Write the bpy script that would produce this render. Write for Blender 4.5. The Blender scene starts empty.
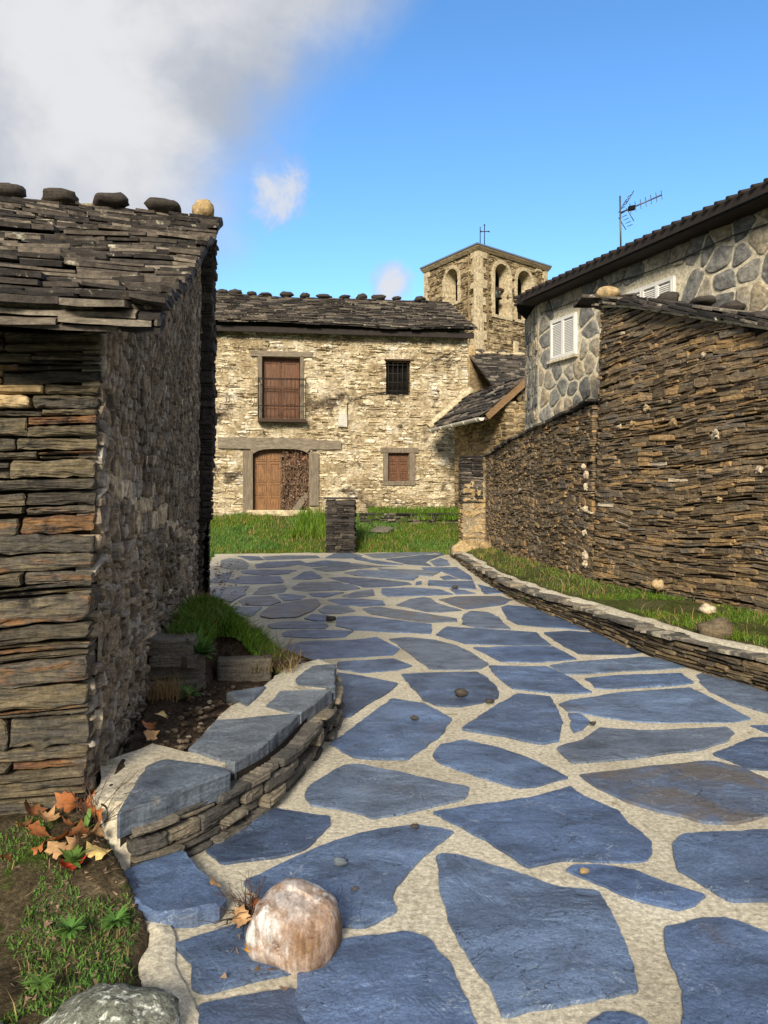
import bpy, math, random
import numpy as np
from mathutils import Vector

scene = bpy.context.scene
COL = scene.collection
R = math.radians

# ------------------------------------------------------------------ camera
FPX, HOR, CAMZ = 769.0, 495.0, 1.5
cam_d = bpy.data.cameras.new('camera')
cam = bpy.data.objects.new('camera', cam_d); COL.objects.link(cam)
cam.location = (0, 0, CAMZ); cam.rotation_euler = (R(90), 0, 0)
cam_d.sensor_fit = 'VERTICAL'; cam_d.sensor_height = 24.0; cam_d.lens = 24.0 * FPX / 1024.0
cam_d.shift_y = (HOR - 512.0) / 1024.0
cam_d.clip_start = .05; cam_d.clip_end = 3000
scene.camera = cam

# ------------------------------------------------------------------ sun, sky, exposure
SUN_AZ = 10.0      # degrees to the left of straight behind the camera
SUN_EL = 27.0
to_sun = Vector((-math.sin(R(SUN_AZ)) * math.cos(R(SUN_EL)), -math.cos(R(SUN_AZ)) * math.cos(R(SUN_EL)), math.sin(R(SUN_EL))))
sun_d = bpy.data.lights.new('sun', 'SUN'); sun_d.energy = 2.5; sun_d.angle = R(15); sun_d.color = (1.0, .89, .71)
sun = bpy.data.objects.new('sun', sun_d); COL.objects.link(sun)
sun.rotation_euler = to_sun.to_track_quat('Z', 'Y').to_euler()
scene.view_settings.view_transform = 'Standard'; scene.view_settings.look = 'None'
scene.view_settings.gamma = 1.0; scene.view_settings.use_curve_mapping = False
scene.view_settings.exposure = 1.2

def ray(px, py):
    return Vector(((px - 384) / FPX, 1.0, (HOR - py) / FPX)).normalized()

world = bpy.data.worlds.new('World'); scene.world = world; world.use_nodes = True
def build_world():
    nt = world.node_tree; N = nt.nodes; L = nt.links; N.clear()
    out = N.new('ShaderNodeOutputWorld'); bg = N.new('ShaderNodeBackground')
    sky = N.new('ShaderNodeTexSky'); sky.sky_type = 'NISHITA'; sky.sun_disc = False
    sky.sun_elevation = R(SUN_EL); sky.sun_rotation = R(180 + SUN_AZ)
    sky.air_density = 1.0; sky.dust_density = 0.45; sky.ozone_density = 2.2; sky.altitude = 1200
    tc = N.new('ShaderNodeTexCoord')
    def math_(op, a, b=None, c=None):
        n = N.new('ShaderNodeMath'); n.operation = op
        for i, v in enumerate((a, b, c)):
            if v is None: continue
            if isinstance(v, (int, float)): n.inputs[i].default_value = v
            else: L.new(v, n.inputs[i])
        return n.outputs[0]
    def dot(vec):
        n = N.new('ShaderNodeVectorMath'); n.operation = 'DOT_PRODUCT'
        L.new(tc.outputs['Generated'], n.inputs[0]); n.inputs[1].default_value = vec
        return n.outputs['Value']
    def noise(scale, detail, rough=.55, dist=0.0, stretch=(1, 1, 1)):
        m = N.new('ShaderNodeMapping'); m.inputs['Scale'].default_value = stretch
        L.new(tc.outputs['Generated'], m.inputs['Vector'])
        n = N.new('ShaderNodeTexNoise'); n.inputs['Scale'].default_value = scale; n.inputs['Detail'].default_value = detail
        n.inputs['Roughness'].default_value = rough; n.inputs['Distortion'].default_value = dist
        L.new(m.outputs[0], n.inputs['Vector'])
        return n.outputs['Fac']
    def smooth(v, a, b):
        n = N.new('ShaderNodeMapRange'); n.interpolation_type = 'SMOOTHSTEP'
        L.new(v, n.inputs['Value']); n.inputs['From Min'].default_value = a; n.inputs['From Max'].default_value = b
        return n.outputs['Result']
    big = noise(2.6, 5, .5, .2); fine = noise(9.0, 8, .6, .5)
    # the big cloud bank fills the sky to the left of a great circle
    nrm = ray(395, -30).cross(ray(205, 250)).normalized()
    if nrm.dot(ray(60, 80)) < 0: nrm = -nrm
    edge = math_('ADD', dot(nrm), math_('MULTIPLY', math_('SUBTRACT', big, .5), .30))
    edge = math_('ADD', edge, math_('MULTIPLY', math_('SUBTRACT', fine, .5), .12))
    bank = smooth(edge, -.05, .10)
    # small torn puffs
    def puff(px, py, r, amt):
        d = math_('SUBTRACT', dot(ray(px, py)), math.cos(r))
        d = math_('DIVIDE', d, 1 - math.cos(r))
        d = math_('ADD', d, math_('MULTIPLY', math_('SUBTRACT', fine, .50), 5.0))
        return math_('MULTIPLY', smooth(d, -.1, 1.1), amt)
    pw = math_('MAXIMUM', puff(279, 203, .048, .9), puff(391, 285, .030, .95))
    m = math_('MAXIMUM', bank, puff(279, 203, .048, .9))
    m = math_('MAXIMUM', m, puff(391, 285, .030, .95))
    m = math_('MAXIMUM', m, puff(238, 160, .09, .4))
    # unseen cloud added to the sides and behind as soft neutral fill light
    back = math_('ADD', dot((0, 1, 0)), math_('MULTIPLY', math_('SUBTRACT', big, .5), .35))
    m = math_('MAXIMUM', m, math_('SUBTRACT', 1.0, smooth(back, .42, .72)))
    m = math_('MINIMUM', m, 1.0)
    # cloud body: white rim low down, greyer and lilac in the thick of it
    tone = smooth(math_('ADD', math_('ADD', math_('MULTIPLY', noise(4.2, 6, .55, .4), .8), math_('MULTIPLY', fine, .2)), math_('MULTIPLY', smooth(dot(ray(15, 175)), .965, 1.0), .16)), .44, .74)
    tone = math_('MAXIMUM', tone, math_('MULTIPLY', pw, .95))
    cr = N.new('ShaderNodeValToRGB'); L.new(tone, cr.inputs[0])
    cr.color_ramp.elements[0].color = (1.7, 1.85, 2.15, 1); cr.color_ramp.elements[1].color = (2.95, 2.97, 3.05, 1)
    hs = N.new('ShaderNodeHueSaturation'); hs.inputs['Saturation'].default_value = 1.2; hs.inputs['Value'].default_value = 1.0
    L.new(sky.outputs[0], hs.inputs['Color'])
    mix = N.new('ShaderNodeMix'); mix.data_type = 'RGBA'
    L.new(m, mix.inputs['Factor']); L.new(hs.outputs[0], mix.inputs['A']); L.new(cr.outputs[0], mix.inputs['B'])
    L.new(mix.outputs['Result'], bg.inputs['Color']); bg.inputs['Strength'].default_value = 0.118
    L.new(bg.outputs[0], out.inputs[0])
build_world()

# ------------------------------------------------------------------ helpers
def _hash(ix, iy, iz, s):
    h = (ix * 374761393 + iy * 668265263 + iz * 2147483647 + s * 1274126177) & 0xffffffff
    h = ((h ^ (h >> 13)) * 1274126177) & 0xffffffff
    return ((h ^ (h >> 16)) & 0xffff) / 65535.0
def vnoise(p, s=0):
    p = np.asarray(p, float); i = np.floor(p).astype(np.int64); f = p - i; f = f * f * (3 - 2 * f)
    r = 0
    for dx in (0, 1):
        for dy in (0, 1):
            for dz in (0, 1):
                w = (f[..., 0] if dx else 1 - f[..., 0]) * (f[..., 1] if dy else 1 - f[..., 1]) * (f[..., 2] if dz else 1 - f[..., 2])
                r = r + w * _hash(i[..., 0] + dx, i[..., 1] + dy, i[..., 2] + dz, s)
    return r * 2 - 1
def fbm(p, s=0, o=3):
    p = np.asarray(p, float); r = 0; a = 1
    for k in range(o):
        r = r + a * vnoise(p, s + k); p = p * 2.03 + 7.1; a *= .5
    return r
def sstep(x, a, b):
    t = np.clip((np.asarray(x, float) - a) / (b - a), 0, 1); return t * t * (3 - 2 * t)

def children(o): return list(o.children)
def tag(o, label=None, cat=None, group=None, kind=None):
    if label: o['label'] = label
    if cat: o['category'] = cat
    if group: o['group'] = group
    if kind: o['kind'] = kind
    return o
def thing(name, label, cat, loc=(0, 0, 0), group=None):
    o = bpy.data.objects.new(name, None); COL.objects.link(o); o.location = loc; o.empty_display_size = .1
    return tag(o, label, cat, group)
def origin(o):
    v = Vector((0, 0, 0))
    while o is not None: v = v + o.location; o = o.parent
    return v

class MB:
    """collects geometry; build() links it as one mesh object"""
    def __init__(s): s.v = []; s.n = 0; s.loops = []; s.tot = []; s.mi = []; s.sm = []
    def verts(s, a):
        a = np.asarray(a, float).reshape(-1, 3); b = s.n; s.v.append(a); s.n += len(a); return b
    def faces(s, f, mat=0, smooth=False):          # f: (n,k) int array
        f = np.asarray(f, np.int64)
        if f.size == 0: return
        s.loops.append(f.reshape(-1)); s.tot.append(np.full(len(f), f.shape[1]))
        s.mi.append(np.full(len(f), mat)); s.sm.append(np.full(len(f), smooth))
    def poly(s, pts, mat=0, smooth=False):
        b = s.verts(pts); s.faces([list(range(b, b + len(pts)))], mat, smooth)
    def box(s, O, ex, ey, ez, a, b, c, mat=0, jit=0, bev=0.0):
        O, ex, ey, ez = (np.asarray(q, float) for q in (O, ex, ey, ez))
        if bev <= 0:
            P = [O + ex * x + ey * y + ez * z for z in c for y in b for x in a]
            P = np.array(P) + (np.random.uniform(-jit, jit, (8, 3)) if jit else 0)
            k = s.verts(P)
            s.faces(np.array([[0, 2, 3, 1], [4, 5, 7, 6], [0, 1, 5, 4], [2, 6, 7, 3], [0, 4, 6, 2], [1, 3, 7, 5]]) + k, mat)
            return
        (x0, x1), (y0, y1), (z0, z1) = a, b, c
        rings = []
        for z, i in ((z0, bev), (z0 + bev, 0), (z1 - bev, 0), (z1, bev)):
            o = [(x0 + i, y0 + bev), (x0 + bev, y0 + i), (x1 - bev, y0 + i), (x1 - i, y0 + bev), (x1 - i, y1 - bev), (x1 - bev, y1 - i), (x0 + bev, y1 - i), (x0 + i, y1 - bev)]
            rings.append([O + ex * p[0] + ey * p[1] + ez * z + (np.random.uniform(-jit, jit, 3) if jit else 0) for p in o])
        k = s.verts(np.array(rings).reshape(-1, 3)); n = 8
        for r in range(3):
            s.faces([[k + r * n + i, k + r * n + (i + 1) % n, k + (r + 1) * n + (i + 1) % n, k + (r + 1) * n + i] for i in range(n)], mat)
        s.faces([[k + i for i in range(n - 1, -1, -1)], [k + 3 * n + i for i in range(n)]], mat)
    def tube(s, pts, r, n=8, mat=0, smooth=True, caps=True):
        pts = [Vector(p) for p in pts]; rs = r if isinstance(r, (list, tuple)) else [r] * len(pts); rings = []
        for i, p in enumerate(pts):
            t = (pts[min(i + 1, len(pts) - 1)] - pts[max(i - 1, 0)]).normalized()
            up = Vector((0, 0, 1)) if abs(t.z) < .9 else Vector((1, 0, 0))
            a = t.cross(up).normalized(); b = t.cross(a)
            rings.append([p + (a * math.cos(q) + b * math.sin(q)) * rs[i] for q in [2 * math.pi * j / n for j in range(n)]])
        k = s.verts([tuple(v) for rg in rings for v in rg])
        for i in range(len(pts) - 1):
            s.faces([[k + i * n + j, k + i * n + (j + 1) % n, k + (i + 1) * n + (j + 1) % n, k + (i + 1) * n + j] for j in range(n)], mat, smooth)
        if caps: s.faces([[k + j for j in range(n - 1, -1, -1)], [k + (len(pts) - 1) * n + j for j in range(n)]], mat)
    def grid(s, P, mat=0, smooth=True, keep=None):  # P (nu,nv,3)
        nu, nv = P.shape[:2]; b = s.verts(P)
        i, j = np.meshgrid(np.arange(nu - 1), np.arange(nv - 1), indexing='ij')
        f = np.stack([i * nv + j, (i + 1) * nv + j, (i + 1) * nv + j + 1, i * nv + j + 1], -1)
        if keep is not None: f = f[keep]
        s.faces(f.reshape(-1, 4) + b, mat, smooth)
    def build(s, name, mats, parent=None):
        me = bpy.data.meshes.new(name)
        V = np.concatenate(s.v) if s.v else np.zeros((0, 3))
        if parent is not None: V = V - np.array(origin(parent))
        lo = np.concatenate(s.loops).astype(np.int32); tt = np.concatenate(s.tot).astype(np.int32)
        me.vertices.add(len(V)); me.vertices.foreach_set('co', V.astype(np.float32).ravel())
        me.loops.add(len(lo)); me.loops.foreach_set('vertex_index', lo)
        me.polygons.add(len(tt))
        me.polygons.foreach_set('loop_start', np.concatenate([[0], np.cumsum(tt)[:-1]]).astype(np.int32))
        me.polygons.foreach_set('loop_total', tt)
        for m in (mats if isinstance(mats, (list, tuple)) else [mats]): me.materials.append(m)
        me.polygons.foreach_set('material_index', np.concatenate(s.mi).astype(np.int32))
        me.polygons.foreach_set('use_smooth', np.concatenate(s.sm).astype(bool))
        me.update(calc_edges=True); me.validate()
        o = bpy.data.objects.new(name, me); COL.objects.link(o); o.parent = parent
        return o

def prism(mb, poly, ztop, thick, mat=0, rng=None, rough=.0, bev=.012, dens=.09, bow=0.0, seed=0, relief=0.0, terr=0.0):
    """stone slab: irregular outline (xy) extruded down; top bevelled and slightly uneven; ztop number or f(x,y)"""
    P = np.asarray(poly, float)
    A = .5 * np.sum(P[:, 0] * np.roll(P[:, 1], -1) - np.roll(P[:, 0], -1) * P[:, 1])
    if A < 0: P = P[::-1]
    Q = []
    for i in range(len(P)):
        a, b = P[i], P[(i + 1) % len(P)]; L = np.linalg.norm(b - a); m = max(1, int(L / dens))
        # corners are clipped a little
        t0 = min(.10, .012 / max(L, .01)); ts = np.linspace(t0, 1 - t0, m + 1)
        Q += [a + (b - a) * t for t in ts]
    Q = np.array(Q)
    nr = np.stack([vnoise(np.c_[Q * 9, np.full(len(Q), seed)], 11), vnoise(np.c_[Q * 9, np.full(len(Q), seed + .5)], 12)], 1) * rough
    nr += np.stack([vnoise(np.c_[Q * 34, np.full(len(Q), seed)], 13), vnoise(np.c_[Q * 34, np.full(len(Q), seed + .5)], 14)], 1) * rough * .45
    Q = Q + nr; c = Q.mean(0); n = len(Q)
    zf = ztop if callable(ztop) else (lambda x, y: np.full(np.shape(x), float(ztop)))
    size = max(np.linalg.norm(Q - c, axis=1).mean(), .03)
    def ring(k, dz):
        q = c + (Q - c) * k
        rel = fbm(np.c_[q * 5, np.full(len(q), seed)], 3) * relief
        if terr and dz > -.5 * thick:                # split layers: flat plateaus with small sharp steps
            f = fbm(np.c_[q * np.array([1.7, 3.0]), np.full(len(q), seed)], 17, 4) / .16; fl = np.floor(f); rel = rel + np.clip(terr * (fl + sstep(f - fl, 0, .22)), -.0035, .006) * (1 - .8 * sstep(k, .82, .98))
        return np.c_[q, zf(q[:, 0], q[:, 1]) + dz + rel]
    k1 = 1 - bev / size; NR = 15 if terr else 3
    rings = [ring(1, -thick), ring(1, -bev * .7)] + [ring(k1 * q, bow * (1 - q)) for q in np.linspace(1, 0, NR + 1)[:-1]]
    b = mb.verts(np.concatenate(rings)); cc = mb.verts([[c[0], c[1], float(zf(c[0:1], c[1:2])[0]) + bow if not terr else rings[-1][:, 2].mean()]])
    i = np.arange(n); j = (i + 1) % n
    K = len(rings) - 1
    for r in range(K): mb.faces(np.stack([b + r * n + i, b + r * n + j, b + (r + 1) * n + j, b + (r + 1) * n + i], 1), mat)
    mb.faces(np.stack([b + K * n + i, b + K * n + j, np.full(n, cc)], 1), mat)

def courses(U0, U1, V0, V1, hr, lr, rng, holes=(), split=.25):
    vs = {V0, V1}
    for h in holes: vs |= {min(max(h[2], V0), V1), min(max(h[3], V0), V1)}
    vs = sorted(vs); out = []
    for a, b in zip(vs[:-1], vs[1:]):
        if b - a < 1e-4: continue
        hs = []
        while sum(hs) < b - a: hs.append(rng.uniform(*hr) * (1.5 if rng.random() < .12 else 1))
        k = (b - a) / sum(hs); v = a
        for h in hs:
            h *= k; m = v + h / 2; iv = [(U0, U1)]
            for H in holes:
                if H[2] < m < H[3]:
                    iv = [q for p in iv for q in ((p[0], min(p[1], H[0])), (max(p[0], H[1]), p[1])) if q[1] - q[0] > 1e-3]
            for p, q in iv:
                ls = []
                while sum(ls) < q - p: ls.append(rng.uniform(*lr) * (1.6 if rng.random() < .1 else 1))
                kk = (q - p) / sum(ls); u = p
                for l in ls:
                    l *= kk; r = rng.random()
                    if r < split and h > hr[0] * .9:
                        f = rng.uniform(.35, .65); g = rng.uniform(-.15, .15) * l
                        out += [(u, u + l, v, v + h * f), (u, u + l, v + h * f, v + h)]
                    elif r < split * 1.3 and l > lr[0] * 1.4:
                        f = rng.uniform(.3, .7); out += [(u, u + l * f, v, v + h), (u + l * f, u + l, v, v + h)]
                    else: out.append((u, u + l, v, v + h))
                    u += l
            v += h
    return np.array(out)

def stones(mb, rects, P, rng_seed, gap=.006, prot=(.0, .03), depth=.12, bev=.012, jit=.12, tilt=.05, warp=(.03, .7), hi=False, mat=0, matf=None, rounding=.3, nz=.008, smooth=False, skew=0.0, nf=9.0):
    """one block per rectangle, outline jittered, face rough; P(u,v,w)->xyz with w along the outward normal"""
    rs = np.random.RandomState(rng_seed); S = len(rects)
    if S == 0: return
    u0, u1, v0, v1 = (rects[:, i] for i in range(4))
    L = u1 - u0; H = v1 - v0; uc = (u0 + u1) / 2; vc = (v0 + v1) / 2
    hl = np.maximum(L / 2 - gap / 2, .004); hh = np.maximum(H / 2 - gap / 2, .004)
    cm = np.minimum(hl, hh)[:, None]
    r = rs.uniform(.1, 1, (S, 4, 2)) * rounding
    a, b = hl[:, None], hh[:, None]
    def seg(x0, y0, x1, y1, m): return [(x0 + (x1 - x0) * t, y0 + (y1 - y0) * t) for t in m]
    one = np.ones((S, 1))
    cu = r[:, :, 0] * cm * 2.0; cv = r[:, :, 1] * cm * 1.3
    cu = np.minimum(cu, a * .8); cv = np.minimum(cv, b * .8)
    A, B = a[:, 0], b[:, 0]
    m = [0, .33, .67, 1] if not hi else list(np.linspace(0, 1, 9))
    mv = [0, 1] if not hi else [0, .33, .67, 1]
    pts = []
    pts += seg(-A + cu[:, 0], -B, A - cu[:, 1], -B, m)
    pts += seg(A, -B + cv[:, 1], A, B - cv[:, 2], mv)
    pts += seg(A - cu[:, 2], B, -A + cu[:, 3], B, m)
    pts += seg(-A, B - cv[:, 3], -A, -B + cv[:, 0], mv)
    X = np.stack([p[0] + 0 * A for p in pts], 1); Y = np.stack([p[1] + 0 * A for p in pts], 1); n = X.shape[1]
    X = X + rs.uniform(-1, 1, X.shape) * jit * cm * 1.0; Y = Y + rs.uniform(-1, 1, Y.shape) * jit * cm
    if skew: Y = Y + X * rs.normal(0, skew, (S, 1))
    p = rs.uniform(prot[0], prot[1], (S, 1)); tu = rs.normal(0, tilt, (S, 1)); tv = rs.normal(0, tilt, (S, 1))
    bv = np.minimum(bev, cm * .6)
    def ring(kx, ky, w, noise):
        x = X * kx; y = Y * ky; uu = uc[:, None] + x; vv = vc[:, None] + y
        ww = w + noise * (tu * x + tv * y)
        if noise: ww = ww + fbm(np.stack([uu * nf, vv * nf * 1.8, 0 * uu + rs.randint(1000)], -1), rng_seed % 97) * nz
        return uu, vv, ww
    kx = 1 - bv / a; ky = 1 - bv / b
    R_ = [ring(1, 1, np.full((S, 1), -depth), 0), ring(1, 1, p - bv * .8, 1), ring(kx, ky, p, 1)]
    if hi: R_ += [ring(kx * .8, ky * .72, p + .003, 1), ring(kx * .5, ky * .4, p + .004, 1)]
    else: R_ += [ring(kx * .55, ky * .5, p + .25 * bv, 1)]
    R_.append((uc[:, None], vc[:, None], p + .3 * bv))
    if warp[0]:
        def W(u, v): return v + warp[0] * vnoise(np.stack([u * warp[1], v * warp[1] * .8, 0 * u + 3.3], -1), 5) + warp[0] * .3 * vnoise(np.stack([u * warp[1] * 3, v * warp[1] * 2, 0 * u + 1.3], -1), 6)
    else: W = lambda u, v: v
    V = np.concatenate([P(u, W(u, v), w) for u, v, w in R_], 1)      # S, k*n+1, 3
    K = len(R_) - 1; per = K * n + 1
    base = mb.verts(V.reshape(-1, 3)) + np.arange(S)[:, None] * per
    i = np.arange(n); j = (i + 1) % n
    mats = np.full(S, mat) if matf is None else matf(uc, vc, rs)
    for k in range(K - 1):
        f = np.stack([k * n + i, k * n + j, (k + 1) * n + j, (k + 1) * n + i], 1)
        for mm in np.unique(mats): s = base[mats == mm]; mb.faces((s[:, None] + f[None]).reshape(-1, 4), int(mm), smooth)
    f = np.stack([(K - 1) * n + i, (K - 1) * n + j, np.full(n, K * n)], 1)
    for mm in np.unique(mats): s = base[mats == mm]; mb.faces((s[:, None] + f[None]).reshape(-1, 3), int(mm), smooth)

def slates(mb, P, slen, vlen, expo, wr, th, rng_seed, lift=.03, s0=0.0, mat=0, ragged=.03, jz=.008):
    """overlapping stone slates; P(s, v, h): along eave, up the slope, above the roof plane"""
    rs = np.random.RandomState(rng_seed); v = -ragged; row = 0
    while v < vlen - expo * .3:
        s = s0 - rs.uniform(0, wr[1])
        while s < s0 + slen:
            w = rs.uniform(*wr); a, b = max(s, s0 - .02), min(s + w, s0 + slen + .02)
            if b - a > .03:
                t = rs.uniform(*th); l = min(expo * rs.uniform(1.7, 2.2), vlen - v + .02)
                jv = rs.uniform(-ragged, ragged); h0 = rs.uniform(0, jz) + lift; k = max(2, int((b - a) / .07))
                xs = np.linspace(a + .004, b - .004, k + 1); fr = v + jv + rs.uniform(-1, 1, k + 1) * ragged * .35
                if rs.rand() < .5: fr[0] += ragged * .6
                if rs.rand() < .5: fr[-1] += ragged * .6
                tl = rs.normal(0, .008)
                lo = []; hi_ = []
                pts = [(x, f, h0 + tl * (x - a) / (b - a)) for x, f in zip(xs, fr)] + [(b - .004, v + l, .004), (a + .004, v + l, .004)]
                pts = np.array(pts); n = len(pts)
                B = P(pts[:, 0], pts[:, 1], pts[:, 2]); T = P(pts[:, 0] + 0, pts[:, 1] + .004, pts[:, 2] + t)
                q = mb.verts(np.concatenate([B, T])); i = np.arange(n); j = (i + 1) % n
                mb.faces(np.stack([q + i, q + j, q + n + j, q + n + i], 1), mat)
                mb.faces([list(q + n + i), list((q + i)[::-1])], mat)
            s += w
        v += expo * rs.uniform(.85, 1.15); row += 1

def blob(mb, c, rad, seed, amp=.25, fr=1.3, nu=14, nv=9, mat=0, ex=(1, 0, 0), ey=(0, 1, 0), flat=.0, smooth=True, pw=1.0):
    """rounded stone"""
    th = np.linspace(0, 2 * np.pi, nu, endpoint=False); ph = np.linspace(-np.pi / 2, np.pi / 2, nv)
    T, Ph = np.meshgrid(th, ph, indexing='ij')
    sg = lambda x: np.sign(x) * np.abs(x) ** pw
    d = np.stack([sg(np.cos(Ph)) * sg(np.cos(T)), sg(np.cos(Ph)) * sg(np.sin(T)), sg(np.sin(Ph))], -1)
    k = 1 + amp * fbm(d * fr + seed * 3.7, seed)
    q = d * k[..., None] * np.array(rad)
    if flat: q[..., 2] = np.maximum(q[..., 2], -rad[2] * flat)
    ex = np.array(ex, float); ey = np.array(ey, float); ez = np.cross(ex, ey)
    W = np.array(c) + q[..., :1] * ex + q[..., 1:2] * ey + q[..., 2:3] * ez
    W = np.concatenate([W, W[:1]], 0); mb.grid(W, mat, smooth)

def blades(mb, pts, hr, wr, seed, lean=.4, mat=0):
    rs = np.random.RandomState(seed); pts = np.asarray(pts); n = len(pts)
    h = rs.uniform(*hr, n); w = rs.uniform(*wr, n); a = rs.uniform(0, 2 * np.pi, n); l = np.abs(rs.normal(0, lean, n)) * h; b = rs.uniform(0, 2 * np.pi, n)
    s = np.stack([np.cos(a), np.sin(a), 0 * a], 1) * w[:, None] / 2; d = np.stack([np.cos(b), np.sin(b), 0 * b], 1)
    up = np.array([0, 0, 1.0])
    m = pts + up * (h * .55)[:, None] + d * (l * .3)[:, None]; t = pts + up * (h * (1 - .25 * lean))[:, None] + d * l[:, None]
    V = np.stack([pts - s, pts + s, m + s * .75, m - s * .75, t], 1); k = mb.verts(V.reshape(-1, 3)) + np.arange(n)[:, None] * 5
    mb.faces((k + np.array([0, 1, 2, 3])), mat); mb.faces((k + np.array([3, 2, 4])), mat)

# ------------------------------------------------------------------ materials
def _mat(name):
    m = bpy.data.materials.new(name); m.use_nodes = True; nt = m.node_tree
    return m, nt, nt.nodes, nt.links, nt.nodes['Principled BSDF']
def _noise(N, L, vec, scale, detail=5, rough=.6, dist=0.0):
    n = N.new('ShaderNodeTexNoise'); n.inputs['Scale'].default_value = scale; n.inputs['Detail'].default_value = detail
    n.inputs['Roughness'].default_value = rough; n.inputs['Distortion'].default_value = dist; L.new(vec, n.inputs['Vector']); return n.outputs['Fac']
def _math(N, L, op, a, b=None):
    n = N.new('ShaderNodeMath'); n.operation = op
    for i, v in enumerate((a, b)):
        if v is None: continue
        if isinstance(v, (int, float)): n.inputs[i].default_value = v
        else: L.new(v, n.inputs[i])
    return n.outputs[0]
def _range(N, L, v, a, b, c=0.0, d=1.0, smooth=False):
    n = N.new('ShaderNodeMapRange'); L.new(v, n.inputs['Value'])
    if smooth: n.interpolation_type = 'SMOOTHSTEP'
    for k, x in zip(('From Min', 'From Max', 'To Min', 'To Max'), (a, b, c, d)): n.inputs[k].default_value = x
    return n.outputs['Result']
def _ramp(N, L, v, cols):
    n = N.new('ShaderNodeValToRGB'); e = n.color_ramp.elements
    while len(e) < len(cols): e.new(.5)
    for q, (p, c) in zip(e, cols): q.position = p; q.color = (*c, 1)
    L.new(v, n.inputs[0]); return n.outputs[0]
def _mix(N, L, f, a, b, mode='MIX'):
    n = N.new('ShaderNodeMix'); n.data_type = 'RGBA'; n.blend_type = mode
    for k, v in (('Factor', f), ('A', a), ('B', b)):
        if isinstance(v, (int, float)): n.inputs[k].default_value = v
        elif isinstance(v, tuple): n.inputs[k].default_value = (*v, 1)
        else: L.new(v, n.inputs[k])
    return n.outputs['Result']

def rock(name, cols, rw=.6, scale=(2, 2, 6), fine=30, strata=(6, 6, 60), bump=.6, dist=.012, rough=.85, spec=.3, patches=(), big=None, terr=0.0, contrast=(.42, 1.5)):
    """stone: tint per block (random per island) plus veins; strata bump; patches=(colour, scale, lo, hi)"""
    m, nt, N, L, bs = _mat(name)
    tc = N.new('ShaderNodeTexCoord').outputs['Object']; geo = N.new('ShaderNodeNewGeometry'); rnd = geo.outputs['Random Per Island']
    mp = N.new('ShaderNodeMapping'); mp.inputs['Scale'].default_value = scale; L.new(tc, mp.inputs['Vector'])
    off = N.new('ShaderNodeVectorMath'); off.operation = 'ADD'; L.new(mp.outputs[0], off.inputs[0])
    cb = N.new('ShaderNodeCombineXYZ'); L.new(_math(N, L, 'MULTIPLY', rnd, 37.0), cb.inputs[0]); L.new(_math(N, L, 'MULTIPLY', rnd, 91.0), cb.inputs[2]); L.new(cb.outputs[0], off.inputs[1])
    n1 = _noise(N, L, off.outputs[0], 1.0, 5, .62, .4)
    v = _math(N, L, 'ADD', _math(N, L, 'MULTIPLY', rnd, rw), _math(N, L, 'MULTIPLY', _range(N, L, n1, .25, .75), 1 - rw))
    c = _ramp(N, L, v, cols)
    for col, sc, lo, hi in patches:
        f = _range(N, L, _noise(N, L, tc, sc, 6, .65, .3), lo, hi, 0, 1, True); c = _mix(N, L, f, c, col)
    if big:
        f = _range(N, L, _noise(N, L, tc, big[0], 4, .6), .35, .65, big[1], big[2]); c = _mix(N, L, 1.0, c, _comb(N, L, f), 'MULTIPLY')
    nf = _noise(N, L, tc, fine, 6, .7)
    c = _mix(N, L, 1.0, c, _comb(N, L, _range(N, L, nf, .25, .75, *contrast)), 'MULTIPLY')
    ms = N.new('ShaderNodeMapping'); ms.inputs['Scale'].default_value = strata; L.new(tc, ms.inputs['Vector'])
    sn = _noise(N, L, ms.outputs[0], 1.0, 5, .65)
    c = _mix(N, L, 1.0, c, _comb(N, L, _range(N, L, sn, .32, .68, .6, 1.35)), 'MULTIPLY')
    L.new(c, bs.inputs['Base Color']); bs.inputs['Roughness'].default_value = rough; bs.inputs['Specular IOR Level'].default_value = spec
    h = _math(N, L, 'ADD', sn, _math(N, L, 'MULTIPLY', nf, .6))
    if terr:
        t = _math(N, L, 'SNAP', _noise(N, L, tc, terr, 4, .6, .8), .06); h = _math(N, L, 'ADD', h, _math(N, L, 'MULTIPLY', t, 2.2))
    bp = N.new('ShaderNodeBump'); bp.inputs['Strength'].default_value = bump; bp.inputs['Distance'].default_value = dist; L.new(h, bp.inputs['Height'])
    L.new(bp.outputs[0], bs.inputs['Normal'])
    return m
def _comb(N, L, v):
    n = N.new('ShaderNodeCombineColor'); [L.new(v, n.inputs[i]) for i in range(3)]; return n.outputs[0]
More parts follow.
